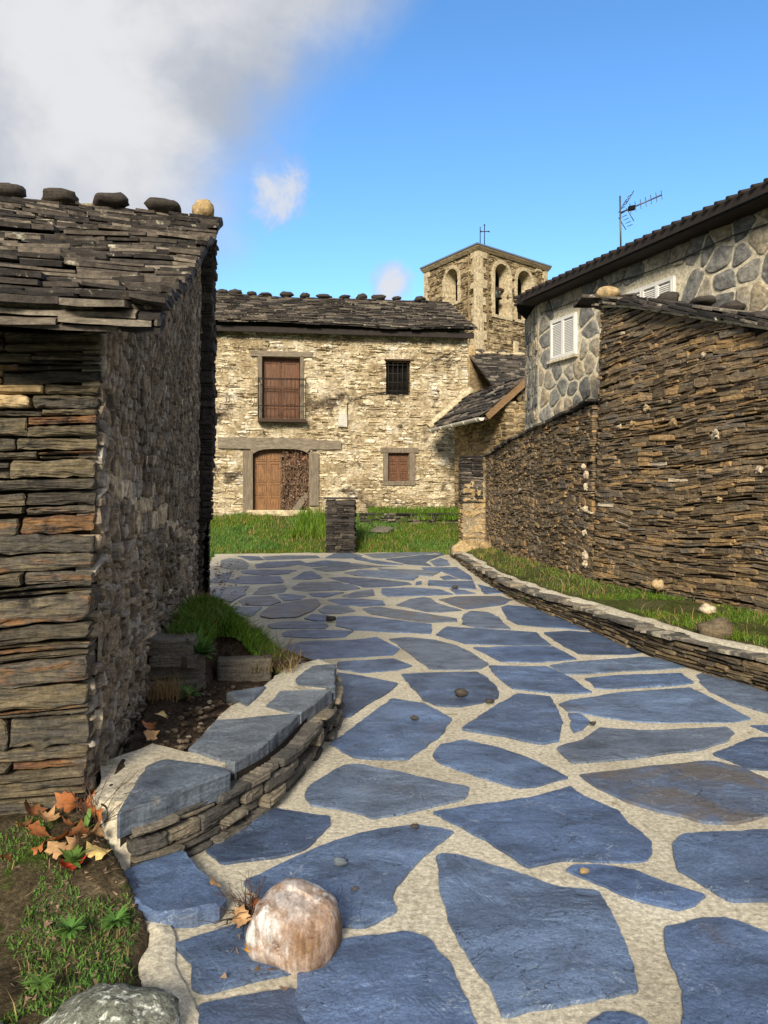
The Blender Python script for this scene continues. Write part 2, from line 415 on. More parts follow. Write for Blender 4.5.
def plain(name, col, rough=.6, metal=0.0, var=.25, sc=12, stretch=(1, 1, 1), bump=.2, dist=.003, spec=.4, col2=None, rnd=0.0, sub=0.0):
    m, nt, N, L, bs = _mat(name)
    tc = N.new('ShaderNodeTexCoord').outputs['Object']; mp = N.new('ShaderNodeMapping'); mp.inputs['Scale'].default_value = stretch; L.new(tc, mp.inputs['Vector'])
    n = _noise(N, L, mp.outputs[0], sc, 6, .65, .2); f = _range(N, L, n, .3, .7)
    c2 = col2 if col2 else tuple(min(1, x * (1 + var)) for x in col)
    c = _mix(N, L, f, tuple(x * (1 - var) for x in col), c2)
    if rnd:
        r = N.new('ShaderNodeNewGeometry').outputs['Random Per Island']; c = _mix(N, L, 1.0, c, _comb(N, L, _range(N, L, r, 0, 1, 1 - rnd, 1 + rnd)), 'MULTIPLY')
    L.new(c, bs.inputs['Base Color']); bs.inputs['Roughness'].default_value = rough; bs.inputs['Metallic'].default_value = metal; bs.inputs['Specular IOR Level'].default_value = spec
    bp = N.new('ShaderNodeBump'); bp.inputs['Strength'].default_value = bump; bp.inputs['Distance'].default_value = dist; L.new(n, bp.inputs['Height']); L.new(bp.outputs[0], bs.inputs['Normal'])
    if sub: bs.inputs['Transmission Weight'].default_value = 0
    return m

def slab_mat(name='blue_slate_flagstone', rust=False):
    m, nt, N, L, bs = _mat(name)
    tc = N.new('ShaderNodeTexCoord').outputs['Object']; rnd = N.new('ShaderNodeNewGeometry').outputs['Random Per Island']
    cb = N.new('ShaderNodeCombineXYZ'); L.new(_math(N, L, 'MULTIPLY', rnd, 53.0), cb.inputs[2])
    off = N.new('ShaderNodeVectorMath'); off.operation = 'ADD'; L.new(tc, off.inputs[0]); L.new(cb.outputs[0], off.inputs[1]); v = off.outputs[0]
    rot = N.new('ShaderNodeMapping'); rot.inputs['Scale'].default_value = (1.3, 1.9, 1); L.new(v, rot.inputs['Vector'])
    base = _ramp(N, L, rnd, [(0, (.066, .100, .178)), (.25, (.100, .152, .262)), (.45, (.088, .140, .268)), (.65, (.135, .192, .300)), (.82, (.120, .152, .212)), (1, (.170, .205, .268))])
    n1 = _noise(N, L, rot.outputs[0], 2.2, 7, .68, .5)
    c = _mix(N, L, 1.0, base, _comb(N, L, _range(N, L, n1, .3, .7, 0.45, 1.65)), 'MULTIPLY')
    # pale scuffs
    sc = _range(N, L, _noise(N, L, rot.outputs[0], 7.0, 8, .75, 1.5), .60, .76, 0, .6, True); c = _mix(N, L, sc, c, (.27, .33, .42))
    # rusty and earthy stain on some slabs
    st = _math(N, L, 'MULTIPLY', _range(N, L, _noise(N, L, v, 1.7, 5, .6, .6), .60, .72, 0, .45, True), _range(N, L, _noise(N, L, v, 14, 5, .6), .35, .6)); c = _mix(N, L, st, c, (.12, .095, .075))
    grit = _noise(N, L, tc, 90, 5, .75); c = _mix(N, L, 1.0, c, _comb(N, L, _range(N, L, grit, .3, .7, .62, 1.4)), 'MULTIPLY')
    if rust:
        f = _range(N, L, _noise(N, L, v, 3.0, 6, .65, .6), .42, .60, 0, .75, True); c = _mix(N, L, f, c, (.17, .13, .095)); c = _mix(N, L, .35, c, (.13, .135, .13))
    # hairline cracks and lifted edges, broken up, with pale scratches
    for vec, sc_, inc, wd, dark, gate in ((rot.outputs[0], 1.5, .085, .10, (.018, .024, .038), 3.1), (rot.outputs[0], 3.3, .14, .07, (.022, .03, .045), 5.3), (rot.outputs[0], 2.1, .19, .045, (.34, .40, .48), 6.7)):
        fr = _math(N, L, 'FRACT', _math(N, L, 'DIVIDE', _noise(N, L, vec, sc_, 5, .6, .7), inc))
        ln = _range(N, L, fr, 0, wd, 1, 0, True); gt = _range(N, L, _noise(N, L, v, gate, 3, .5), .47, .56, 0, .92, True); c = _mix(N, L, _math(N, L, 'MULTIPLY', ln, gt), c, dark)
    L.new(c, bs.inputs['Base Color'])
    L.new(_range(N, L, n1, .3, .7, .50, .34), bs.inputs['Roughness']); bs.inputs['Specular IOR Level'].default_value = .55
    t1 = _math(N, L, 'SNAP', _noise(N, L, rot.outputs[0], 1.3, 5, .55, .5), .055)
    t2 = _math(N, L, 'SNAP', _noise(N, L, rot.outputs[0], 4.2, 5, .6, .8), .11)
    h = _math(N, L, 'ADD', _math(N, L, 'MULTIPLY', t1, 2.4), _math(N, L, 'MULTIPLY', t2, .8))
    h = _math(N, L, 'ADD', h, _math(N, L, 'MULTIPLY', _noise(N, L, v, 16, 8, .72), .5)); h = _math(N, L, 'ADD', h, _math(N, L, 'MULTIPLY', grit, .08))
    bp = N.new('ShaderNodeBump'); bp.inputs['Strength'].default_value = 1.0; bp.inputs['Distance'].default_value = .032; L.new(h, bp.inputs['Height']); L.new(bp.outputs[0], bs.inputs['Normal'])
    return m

def leafm(name, col, var=.35, rough=.6):
    m, nt, N, L, bs = _mat(name)
    tc = N.new('ShaderNodeTexCoord').outputs['Object']; rnd = N.new('ShaderNodeNewGeometry').outputs['Random Per Island']
    c = _mix(N, L, _range(N, L, rnd, 0, 1), tuple(x * (1 - var) for x in col), tuple(x * (1 + var) for x in col))
    n = _noise(N, L, tc, 2.0, 4, .6); c = _mix(N, L, _range(N, L, n, .4, .68, 0, .55), c, (col[0] * 1.9, col[1] * 1.25, col[2] * 1.1))
    L.new(c, bs.inputs['Base Color']); bs.inputs['Roughness'].default_value = rough; bs.inputs['Specular IOR Level'].default_value = .25
    tr = N.new('ShaderNodeBsdfTranslucent'); L.new(c, tr.inputs['Color']); ms = N.new('ShaderNodeMixShader'); ms.inputs[0].default_value = .25
    L.new(bs.outputs[0], ms.inputs[1]); L.new(tr.outputs[0], ms.inputs[2]); L.new(ms.outputs[0], N['Material Output'].inputs[0])
    return m

M = {}
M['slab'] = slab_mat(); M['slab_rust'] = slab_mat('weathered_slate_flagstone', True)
M['mortar'] = rock('sandy_mortar', [(0, (.40, .355, .265)), (.5, (.55, .50, .39)), (1, (.64, .595, .48))], rw=.0, scale=(1.6, 1.6, 1.6), fine=120, strata=(45, 45, 45), bump=.8, dist=.006, rough=.95, spec=.15, patches=(((.27, .235, .175), 2.1, .58, .78), ((.20, .17, .13), 55, .66, .74), ((.30, .27, .17), 5, .60, .70), ((.18, .15, .11), 14, .66, .72)), contrast=(.66, 1.25))
M['hutfront'] = rock('hut_slate_blocks', [(0, (.030, .029, .027)), (.2, (.080, .070, .055)), (.38, (.165, .135, .085)), (.52, (.085, .079, .070)), (.66, (.20, .16, .095)), (.76, (.11, .10, .085)), (.84, (.26, .14, .06)), (.9, (.12, .062, .045)), (1, (.28, .225, .135))], rw=.72, scale=(4, 4, 22), fine=34, strata=(6, 6, 95), bump=1.0, dist=.02, patches=(((.025, .024, .022), 5, .56, .68), ((.33, .27, .17), 9, .63, .76)))
M['hutgable'] = rock('hut_rubble', [(0, (.075, .062, .05)), (.25, (.19, .15, .112)), (.55, (.33, .26, .18)), (.8, (.26, .235, .205)), (1, (.54, .47, .37))], rw=.8, scale=(6, 6, 10), fine=30, strata=(10, 10, 50), bump=.7, dist=.010, big=(.9, .75, 1.25))
M['hutmortar'] = rock('earth_mortar', [(0, (.13, .10, .07)), (.5, (.32, .26, .175)), (1, (.48, .41, .30))], rw=0, scale=(1.3, 1.3, 1.3), fine=60, strata=(30, 30, 30), bump=.9, dist=.015, rough=.95, spec=.1)
M['darkgap'] = plain('dark_joint', (.03, .025, .02), rough=.95, spec=.05)
M['roof'] = rock('roof_slate', [(0, (.014, .013, .013)), (.4, (.045, .039, .035)), (.68, (.10, .083, .068)), (.87, (.18, .152, .12)), (1, (.32, .28, .22))], rw=.88, scale=(5, 5, 5), fine=26, strata=(14, 14, 40), bump=.8, dist=.012, patches=(((.46, .43, .34), 8, .60, .70), ((.20, .13, .065), 6, .64, .76)))
M['humps'] = rock('dark_round_stone', [(0, (.03, .026, .024)), (1, (.075, .062, .05))], rw=.5, fine=20, bump=.6)
M['facade'] = rock('lime_washed_masonry', [(0, (.16, .115, .07)), (.18, (.42, .335, .21)), (.45, (.68, .575, .385)), (.8, (.82, .74, .56)), (1, (.54, .45, .29))], rw=.62, scale=(2.5, 2.5, 7), fine=16, strata=(5, 5, 26), bump=.9, dist=.035, patches=(((.13, .098, .066), 1.1, .555, .66), ((.82, .77, .66), 1.6, .54, .66)), contrast=(.5, 1.3))
M['facmortar'] = rock('old_lime_mortar', [(0, (.14, .10, .06)), (.4, (.36, .285, .175)), (1, (.76, .69, .54))], rw=0, scale=(1.2, 1.2, 1.2), fine=14, strata=(12, 12, 12), bump=.9, dist=.03, rough=.95, spec=.1, patches=(((.12, .09, .06), 1.1, .555, .66),))
M['tower'] = rock('tower_slate_masonry', [(0, (.08, .058, .033)), (.35, (.21, .155, .088)), (.7, (.36, .275, .16)), (1, (.54, .44, .28))], rw=.78, scale=(2, 2, 5), fine=10, strata=(4, 4, 20), bump=.8, dist=.03)
M['quoin'] = rock('pale_granite', [(0, (.40, .32, .20)), (.5, (.52, .43, .28)), (1, (.62, .53, .36))], rw=.6, scale=(2, 2, 2), fine=18, strata=(8, 8, 8), bump=.5, dist=.02)
M['wall'] = rock('brown_drystone', [(0, (.045, .034, .024)), (.16, (.12, .088, .054)), (.4, (.22, .16, .092)), (.56, (.15, .13, .105)), (.72, (.31, .215, .115)), (.86, (.37, .235, .105)), (.94, (.44, .325, .19)), (1, (.52, .42, .29))], rw=.76, scale=(4, 4, 14), fine=30, strata=(8, 8, 60), bump=.9, dist=.012, patches=(((.05, .038, .027), 1.6, .60, .75),))
M['pale'] = rock('pale_quartz', [(0, (.42, .33, .22)), (.5, (.58, .48, .34)), (1, (.66, .58, .46))], rw=.6, scale=(5, 5, 5), fine=40, strata=(12, 12, 12), bump=.6, dist=.01)
M['kerb'] = rock('kerb_slate', [(0, (.05, .043, .036)), (.4, (.12, .095, .065)), (.7, (.19, .145, .085)), (1, (.24, .165, .085))], rw=.7, scale=(4, 4, 10), fine=40, strata=(8, 8, 60), bump=.9, dist=.012)
M['darkstack'] = rock('dark_stacked_slate', [(0, (.014, .013, .013)), (.5, (.045, .04, .036)), (1, (.11, .09, .07))], rw=.8, fine=20, bump=.7)
M['kerbcap'] = rock('kerb_coping_slate', [(0, (.07, .068, .065)), (.4, (.16, .145, .12)), (.75, (.26, .225, .17)), (1, (.36, .30, .21))], rw=.85, scale=(4, 4, 10), fine=30, strata=(8, 8, 60), bump=.8, dist=.012, patches=(((.46, .41, .31), 3, .56, .66),))
M['cap'] = rock('grey_cap_slate', [(0, (.085, .105, .14)), (.5, (.125, .15, .185)), (1, (.18, .20, .225))], rw=.5, scale=(2.5, 2.5, 25), fine=60, strata=(6, 6, 70), bump=.6, dist=.01, rough=.6, terr=2.5, patches=(((.24, .22, .17), 6, .62, .78),))
M['bedwall'] = rock('grey_brown_slate', [(0, (.045, .045, .045)), (.4, (.12, .11, .095)), (.75, (.21, .18, .135)), (1, (.27, .215, .14))], rw=.7, scale=(4, 4, 20), fine=60, strata=(7, 7, 80), bump=.95, dist=.014)
M['mosaic'] = rock('grey_mosaic_stone', [(0, (.11, .108, .102)), (.4, (.20, .197, .185)), (.62, (.30, .28, .235)), (.82, (.38, .31, .205)), (.93, (.26, .25, .235)), (1, (.20, .12, .07))], rw=.75, scale=(3, 3, 3), fine=12, strata=(8, 8, 12), bump=.7, dist=.015, patches=(((.42, .38, .30), 5, .60, .75),))
M['render'] = rock('cream_pointing', [(0, (.46, .40, .28)), (.5, (.58, .52, .385)), (1, (.66, .60, .47))], rw=0, scale=(1.5, 1.5, 1.5), fine=30, strata=(20, 20, 20), bump=.5, dist=.006, rough=.95, spec=.1, contrast=(.75, 1.2))
M['plaster'] = rock('ochre_plaster', [(0, (.26, .18, .09)), (.5, (.40, .29, .15)), (1, (.50, .39, .24))], rw=0, scale=(1.5, 1.5, 1.5), fine=20, strata=(8, 8, 8), bump=.6, dist=.02, rough=.95, spec=.1)
M['door'] = plain('varnished_oak', (.20, .095, .034), rough=.5, var=.6, sc=3, stretch=(9, 9, 1.2), bump=.3)
M['door2'] = plain('red_brown_wood', (.125, .052, .022), rough=.6, var=.55, sc=3, stretch=(9, 9, 1.2), bump=.3)
M['greywood'] = plain('weathered_grey_beam', (.20, .165, .12), rough=.85, var=.45, sc=3, stretch=(1.5, 6, 6), bump=.6, dist=.02)
M['greypost'] = plain('weathered_grey_post', (.18, .145, .105), rough=.85, var=.45, sc=3, stretch=(8, 8, 1.2), bump=.6, dist=.02)
M['darkwood'] = plain('dark_old_timber', (.055, .032, .02), rough=.8, var=.4, sc=4, stretch=(1, 4, 4), bump=.4)
M['board'] = plain('brown_fascia_board', (.21, .125, .06), rough=.75, var=.35, sc=4, stretch=(2, 2, 8), bump=.3)
M['iron'] = plain('dark_iron', (.022, .018, .016), rough=.6, metal=.3)
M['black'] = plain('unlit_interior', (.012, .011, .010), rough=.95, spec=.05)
M['meter'] = plain('grey_white_box', (.50, .48, .43), rough=.6, var=.15, bump=.05)
M['white'] = plain('white_paint', (.72, .71, .68), rough=.5, var=.06, bump=.05)
M['gutter'] = plain('weathered_white_gutter', (.62, .58, .50), rough=.5, var=.15, sc=6, bump=.1)
M['cable'] = plain('black_cable', (.03, .028, .026), rough=.6)
M['alu'] = plain('dull_aluminium', (.10, .11, .13), rough=.45, metal=.6)
M['tile'] = plain('dark_roof_tile', (.022, .016, .014), rough=.8, var=.4, sc=8, bump=.3)
M['bronze'] = plain('old_bronze', (.05, .055, .045), rough=.5, metal=.7)
M['metalroof'] = plain('blue_grey_metal_edge', (.18, .24, .32), rough=.35, metal=.3)
M['grass'] = leafm('green_grass', (.10, .20, .020), .6)
M['grassdry'] = leafm('dry_grass', (.28, .22, .10), .35)
M['weed'] = leafm('weed_leaf', (.10, .215, .045), .45)
M['turf'] = plain('turf_soil', (.055, .085, .018), rough=.95, var=.4, sc=3, bump=.5, dist=.03, spec=.1)
M['verge'] = rock('verge_earth', [(0, (.05, .05, .02)), (.45, (.085, .105, .025)), (1, (.16, .13, .075))], rw=0, scale=(3, 3, 3), fine=40, strata=(40, 40, 40), bump=1.0, dist=.03, rough=.95, spec=.1)
M['soil'] = rock('dark_garden_soil', [(0, (.035, .024, .017)), (.5, (.075, .052, .036)), (1, (.14, .105, .075))], rw=.1, scale=(14, 14, 14), fine=80, strata=(40, 40, 40), bump=1.0, dist=.02, rough=.95, spec=.1)
M['clod'] = rock('soil_crumb', [(0, (.04, .028, .02)), (.6, (.095, .067, .047)), (.9, (.2, .17, .13)), (1, (.4, .36, .3))], rw=.95, fine=60, bump=.7, rough=.95, spec=.1)
M['ground'] = rock('mossy_earth', [(0, (.035, .026, .016)), (.5, (.085, .066, .038)), (1, (.16, .125, .08))], rw=0, scale=(7, 7, 7), fine=60, strata=(50, 50, 50), bump=1.0, dist=.02, rough=.95, spec=.1, patches=(((.055, .085, .015), 4, .55, .66),))
M['boulder'] = rock('brown_quartzite_boulder', [(0, (.11, .055, .03)), (.3, (.25, .15, .085)), (.5, (.36, .26, .20)), (.7, (.52, .45, .41)), (1, (.66, .62, .60))], rw=0.0, scale=(7, 7, 4.5), fine=110, strata=(60, 30, 14), bump=.7, dist=.005, rough=.72, patches=(((.66, .63, .61), 6, .54, .64), ((.16, .08, .04), 13, .60, .70)), contrast=(.6, 1.3))
M['lichen'] = rock('lichened_rock', [(0, (.10, .11, .08)), (.5, (.19, .20, .16)), (1, (.28, .28, .23))], rw=0, scale=(6, 6, 6), fine=60, strata=(30, 30, 30), bump=.9, dist=.012, patches=(((.62, .64, .56), 26, .52, .60), ((.09, .11, .02), 5, .62, .72)))
M['twig'] = plain('dry_twig', (.075, .045, .035), rough=.9, var=.4)
M['vine'] = plain('dead_creeper', (.20, .13, .085), rough=.9, var=.45, rnd=.5)

Z3 = np.array([0, 0, 1.0])
def at(px, py, z): 
    """ground point at height z seen at photo pixel px,py from the standing point (used only to read off real positions)"""
    d = (CAMZ - z) * FPX / (py - HOR); return ((px - 384) / FPX * d, d)

# ------------------------------------------------------------------ ground, path
KERB = np.array([(5.6, -3.0), (4.9, -.5), (4.15, 2.0), (3.5, 4.0), (2.91, 5.83), (2.62, 6.67), (2.45, 7.30), (2.29, 8.36), (2.20, 8.94), (1.95, 10.4), (1.82, 11.65), (1.70, 15.0), (1.65, 19.2)])
def kerb_x(d): return np.interp(d, KERB[:, 1], KERB[:, 0])
def kerb_h(d): return np.interp(d, [4, 9, 14, 20], [.27, .23, .17, .14])
def bank(d): return .86 * sstep(d, 19.6, 24.4)

def build_ground():
    xs = np.concatenate([[-900, -300, -80, -30], np.linspace(-14, 14, 57), [30, 80, 300, 900]])
    ys = np.concatenate([[-900, -300, -60, -20], np.linspace(-8, 46, 109), [80, 300, 900]])
    X, Y = np.meshgrid(xs, ys, indexing='ij')
    Zz = -.06 + .92 * sstep(Y, 19.8, 24.4)
    right = sstep(X - kerb_x(np.clip(Y, -3, 19.2)), .35, .9) * (Y < 19.5); Zz = np.where(Y < 19.8, -.06 + right * .30, Zz)
    Zz = Zz + .02 * fbm(np.stack([X, Y, 0 * X], -1), 4) * (np.abs(X) < 30)
    mb = MB(); mb.grid(np.stack([X, Y, Zz], -1)); o = mb.build('ground', M['turf']); tag(o, kind='structure')
build_ground()

SLABS = [((-0.135,2.589),(0.069,2.639),(0.148,2.596),(0.204,2.459),(0.239,2.323),(0.258,2.217),(0.266,2.072),(-0.201,2.072),(-0.256,2.281),(-0.262,2.403),(-0.195,2.497)),
((-0.555,2.966),(-0.313,3.222),(-0.12,3.395),(0.158,3.489),(0.317,3.425),(0.166,3.174),(0.049,2.938),(0.034,2.846),(0.046,2.771),(-0.057,2.677),(-0.146,2.677),(-0.181,2.644),(-0.395,2.735),(-0.485,2.885)),
((-0.748,3.222),(-0.708,3.359),(-0.567,3.629),(-0.549,3.68),(-0.253,3.568),(-0.243,3.489),(-0.33,3.239),(-0.443,3.174),(-0.656,3.111)),
((-0.399,3.826),(-0.385,3.97),(-0.232,4.265),(-0.152,4.294),(0.109,4.153),(0.184,4.083),(0.431,3.946),(0.396,3.79),(0.237,3.692),(0.06,3.588),(-0.042,3.548),(-0.111,3.608),(-0.36,3.714)),
((-0.71,2.575),(-0.479,2.708),(-0.276,2.413),(-0.536,2.316),(-0.589,2.335),(-0.61,2.444)),
((-0.548,2.253),(-0.27,2.335),(-0.2,2.078),(-0.215,1.972),(-0.467,2.006)),
((0.208,3.169),(0.247,3.207),(0.387,3.15),(0.553,3.023),(0.647,2.938),(0.814,2.905),(0.815,2.767),(0.816,2.669),(0.798,2.491),(0.771,2.325),(0.634,2.285),(0.341,2.208),(0.32,2.336),(0.268,2.539),(0.223,2.696),(0.212,2.971)),
((0.227,3.629),(0.73,3.814),(0.962,3.958),(1.003,3.814),(1.118,3.655),(1.116,3.485),(1.162,3.33),(1.128,3.207),(1.074,3.131),(0.972,3.12),(0.713,3.157),(0.583,3.094),(0.492,3.247)),
((1.035,4.114),(1.414,4.226),(1.849,4.338),(1.956,4.247),(2.023,4.05),(2.07,3.871),(2.116,3.68),(1.788,3.58),(1.589,3.494),(1.455,3.508),(1.172,3.76),(1.075,3.958)),
((1.243,3.309),(1.32,3.394),(1.713,3.43),(1.867,3.417),(1.733,3.076),(1.536,2.842),(1.269,2.827),(1.218,2.938),(1.17,3.076)),
((0.721,3.076),(0.774,3.112),(0.881,3.112),(1.005,3.058),(1.098,2.954),(1.205,2.873),(1.128,2.797),(1.06,2.767),(0.946,2.827),(0.848,2.938)),
((0.969,2.669),(1.043,2.682),(1.112,2.718),(1.221,2.718),(1.313,2.628),(1.387,2.539),(1.177,2.11),(0.808,2.077),(0.886,2.295),(0.926,2.491)),
((0.562,2.162),(0.643,2.226),(0.694,2.226),(0.745,2.189),(0.731,2.044),(0.562,2.028)),
((0.265,4.428),(0.33,4.612),(0.498,4.72),(0.682,4.565),(0.829,4.362),(0.979,4.062),(0.775,3.936),(0.665,3.918),(0.5,4.081),(0.321,4.278)),
((0.494,4.919),(0.827,5.534),(1.016,5.81),(1.231,5.712),(1.211,5.366),(1.176,5.06),(1.06,4.661),(0.955,4.612),(0.744,4.761)),
((1.266,5.271),(1.351,5.239),(1.364,5.089),(1.269,4.919),(1.185,4.849)),
((1.01,4.544),(1.213,4.703),(1.386,4.95),(1.665,4.885),(2.214,4.967),(2.203,4.831),(2.086,4.678),(1.843,4.512),(1.411,4.356),(1.046,4.28),(1.033,4.378)),
((1.239,5.49),(1.339,5.594),(1.785,5.814),(2.379,5.971),(2.415,5.63),(2.466,5.14),(2.309,5.063),(1.893,5.052),(1.697,5.081),(1.486,5.182),(1.338,5.293),(1.274,5.325)),
((1.631,6.267),(1.957,6.375),(2.493,6.449),(2.466,6.111),(2.259,6.028),(1.72,5.931),(1.641,5.971),(1.655,6.137)),
((2.605,6.403),(2.687,6.468),(2.815,6.267),(2.903,5.814),(2.912,5.524),(2.778,5.17),(2.628,5.262),(2.519,5.524),(2.471,5.853),(2.518,6.137)),
((1.442,6.744),(1.604,6.848),(2.024,6.978),(2.417,7.089),(2.559,6.956),(2.621,6.663),(2.426,6.593),(2.031,6.545),(1.691,6.431),(1.504,6.421)),
((2.371,4.995),(2.5,5.006),(2.606,4.912),(2.5,4.805),(2.413,4.831)),
((1.898,4.444),(2.089,4.582),(2.252,4.728),(2.366,4.738),(2.467,4.535),(2.259,4.231),(2.093,4.191),(1.992,4.211)),
((1.554,10.268),(1.668,10.437),(1.954,10.268),(2.129,9.497),(2.189,8.834),(2.278,8.495),(1.753,8.747),(1.54,8.887),(1.486,9.298)),
((1.727,8.335),(2.036,8.447),(2.292,8.335),(2.362,7.82),(2.453,7.304),(2.275,7.209),(1.845,7.245),(1.785,7.619)),
((0.556,8.212),(0.706,8.73),(0.854,8.644),(1.134,8.544),(1.649,8.367),(1.67,7.685),(1.276,7.658),(0.817,7.738)),
((0.871,7.528),(1.262,7.579),(1.673,7.579),(1.762,7.015),(1.378,6.874),(1.057,6.906),(0.978,7.186)),
((0.918,6.748),(1.161,6.697),(1.422,6.697),(1.522,6.315),(1.58,5.817),(1.299,5.795),(0.991,5.95),(0.938,6.27)),
((0.981,9.6),(1.132,9.923),(1.335,9.813),(1.406,9.396),(1.414,8.578),(1.032,8.661),(0.912,8.923)),
((0.77,10.986),(1.07,11.323),(1.719,11.393),(1.842,10.986),(1.57,10.408),(1.062,10.085),(0.932,10.467)),
((-0.328,4.622),(-0.121,5.16),(0.059,5.676),(0.3,5.513),(0.462,5.13),(0.321,4.72),(0.134,4.349),(-0.058,4.371),(-0.163,4.393),(-0.258,4.504)),
((0.143,6.434),(0.353,6.481),(0.786,6.529),(0.854,6.297),(0.881,5.841),(0.834,5.654),(0.69,5.527),(0.536,5.446),(0.372,5.479),(0.278,5.633),(0.206,6.04)),
((-0.394,6.481),(-0.215,6.388),(0.105,6.123),(0.041,5.841),(-0.129,5.479),(-0.227,5.19),(-0.324,5.19),(-0.36,5.764)),
((-0.423,6.884),(-0.163,6.96),(0.097,7.026),(0.252,6.728),(0.09,6.549),(-0.173,6.453),(-0.407,6.627)),
((0.042,8.004),(0.221,8.107),(0.514,7.961),(0.725,7.632),(0.84,7.28),(0.923,6.8),(0.83,6.647),(0.67,6.578),(0.393,6.607),(0.246,7.221)),
((-1.027,7.592),(-0.797,7.862),(-0.321,7.932),(-0.08,8.077),(0.154,7.502),(0.075,7.186),(-0.167,7.105),(-0.476,7.049),(-0.706,6.96),(-0.946,6.993)),
((-1.114,8.339),(-1.062,8.466),(-0.747,8.531),(-0.34,8.466),(-0.403,8.118),(-0.704,8.036),(-1.063,8.118)),
((-0.584,9.448),(-0.39,9.513),(-0.208,9.448),(0.196,9.167),(0.55,8.873),(0.513,8.276),(0.268,8.339),(-0.072,8.466),(-0.349,8.531),(-0.551,8.803)),
((0.167,10.467),(0.354,10.986),(0.576,11.254),(0.688,11.096),(0.719,10.668),(1.026,9.994),(0.715,9.817),(0.557,9.852),(0.249,10.33)),
((-0.29,10.085),(-0.087,10.272),(0.24,9.994),(0.598,9.646),(0.881,9.321),(0.859,9.092),(0.51,9.018),(0.222,9.243),(-0.16,9.646)),
((-0.037,12.331),(0.467,12.414),(0.888,12.196),(1.045,11.559),(0.521,11.393),(0.058,11.323),(-0.035,11.559)),
((-0.822,10.986),(-0.635,11.096),(-0.334,11.096),(-0.018,10.878),(0.011,10.467),(-0.311,10.33),(-0.602,10.526)),
((-0.617,11.323),(-0.424,11.933),(-0.169,12.196),(-0.134,11.44),(-0.459,11.208)),
((-1.02,13.877),(-0.728,14.053),(-0.116,13.705),(0.422,13.12),(0.468,12.906),(0.133,12.612),(-0.308,12.47),(-0.606,13.058)),
((0.784,13.537),(1.264,13.374),(1.554,13.374),(1.466,12.196),(1.165,12.331),(0.918,12.612),(0.722,12.758)),
((1.044,12.277),(1.271,12.063),(1.389,11.681),(1.092,11.559)),
((1.023,14.053),(1.2,14.344),(1.332,13.705),(1.059,13.537)),
((1.569,12.906),(1.719,12.47),(1.839,11.731),(1.509,11.632)),
((0.533,13.214),(0.648,13.374),(0.643,12.906),(0.534,12.817)),
((-0.544,15.295),(-0.046,15.211),(0.651,14.233),(0.505,13.439),(-0.042,13.877),(-0.588,14.344)),
((-0.132,15.641),(0.703,15.38),(1.09,14.964),(0.876,14.124),(0.578,14.344),(0.036,15.128)),
((0.771,15.91),(1.512,16.002),(1.597,14.419),(1.573,13.537),(1.369,13.705),(1.133,15.005),(0.784,15.337)),
((1.029,17.357),(1.335,18.334),(1.451,17.633),(1.411,16.333),(1.085,16.095)),
((0.043,17.918),(0.98,19.158),(1.515,19.359),(1.052,17.746),(0.92,17.089),(1.004,16.189),(0.534,16.577)),
((-0.535,19.496),(0.483,20.061),(1.57,20.061),(0.99,19.359),(0.043,18.213),(-0.203,18.213)),
((-1.256,17.089),(-0.735,16.829),(-0.271,16.333),(0.298,16.002),(-0.263,15.865),(-0.875,15.295),(-1.183,16.095)),
((-0.799,19.496),(-0.292,17.633),(0.441,16.479),(-0.05,16.577),(-0.685,17.918)),
((-0.738,12.906),(-0.529,12.906),(-0.388,12.331),(-0.625,12.063),(-0.896,12.196)),
((-3.741,17.633),(-3.667,18.213),(-3.317,17.918),(-2.955,16.829),(-2.773,15.553),(-3.022,15.423),(-3.366,15.865)),
((-2.776,16.577),(-2.624,17.195),(-1.914,17.522),(-1.656,16.829),(-2.095,16.002),(-2.613,15.73)),
((-2.852,15.295),(-2.228,15.423),(-1.712,15.295),(-1.833,14.609),(-2.266,14.344),(-2.726,14.726)),
((-2.765,13.374),(-2.634,14.233),(-1.94,14.233),(-1.772,13.537),(-1.727,13.058),(-2.214,12.906),(-2.594,13.058)),
((-1.983,11.559),(-2.004,12.47),(-1.678,12.817),(-1.547,12.331),(-1.545,11.806),(-1.764,11.559)),
((-2.058,10.878),(-2.004,11.323),(-1.677,11.393),(-1.425,10.772),(-1.56,10.408),(-1.909,10.467)),
((-3.019,13.214),(-3.098,14.419),(-2.98,15.005),(-2.827,14.233),(-2.7,13.058)),
((-2.781,12.47),(-2.198,12.612),(-2.16,11.933),(-2.077,11.559),(-2.14,10.772),(-2.45,10.986),(-2.732,11.681)),
((-1.646,13.705),(-1.558,15.005),(-1.407,15.128),(-1.102,13.877),(-1.342,13.637)),
((-1.497,12.47),(-1.433,13.12),(-0.805,13.31),(-0.45,12.47),(-0.86,12.063),(-1.206,11.933),(-1.416,12.063)),
((-1.607,11.559),(-1.397,11.632),(-1.152,11.393),(-1.205,11.029),(-1.424,10.878)),
((-1.154,11.731),(-0.778,11.806),(-0.618,11.806),(-0.863,11.254),(-1.053,11.323)),
((-1.578,9.817),(-1.526,10.369),(-1.2,10.986),(-0.972,11.096),(-0.868,10.566),(-0.921,9.905),(-1.078,9.4),(-1.372,9.321),(-1.524,9.481)),
((-0.862,9.994),(-0.746,10.467),(-0.517,10.408),(-0.371,9.905),(-0.509,9.731),(-0.769,9.68)),
((-0.968,9.321),(-0.897,9.646),(-0.695,9.563),(-0.654,9.167),(-0.8,9.137)),
((-1.342,8.873),(-1.19,9.092),(-0.722,9.092),(-0.628,8.803),(-0.662,8.624),(-1.125,8.598),(-1.269,8.624)),
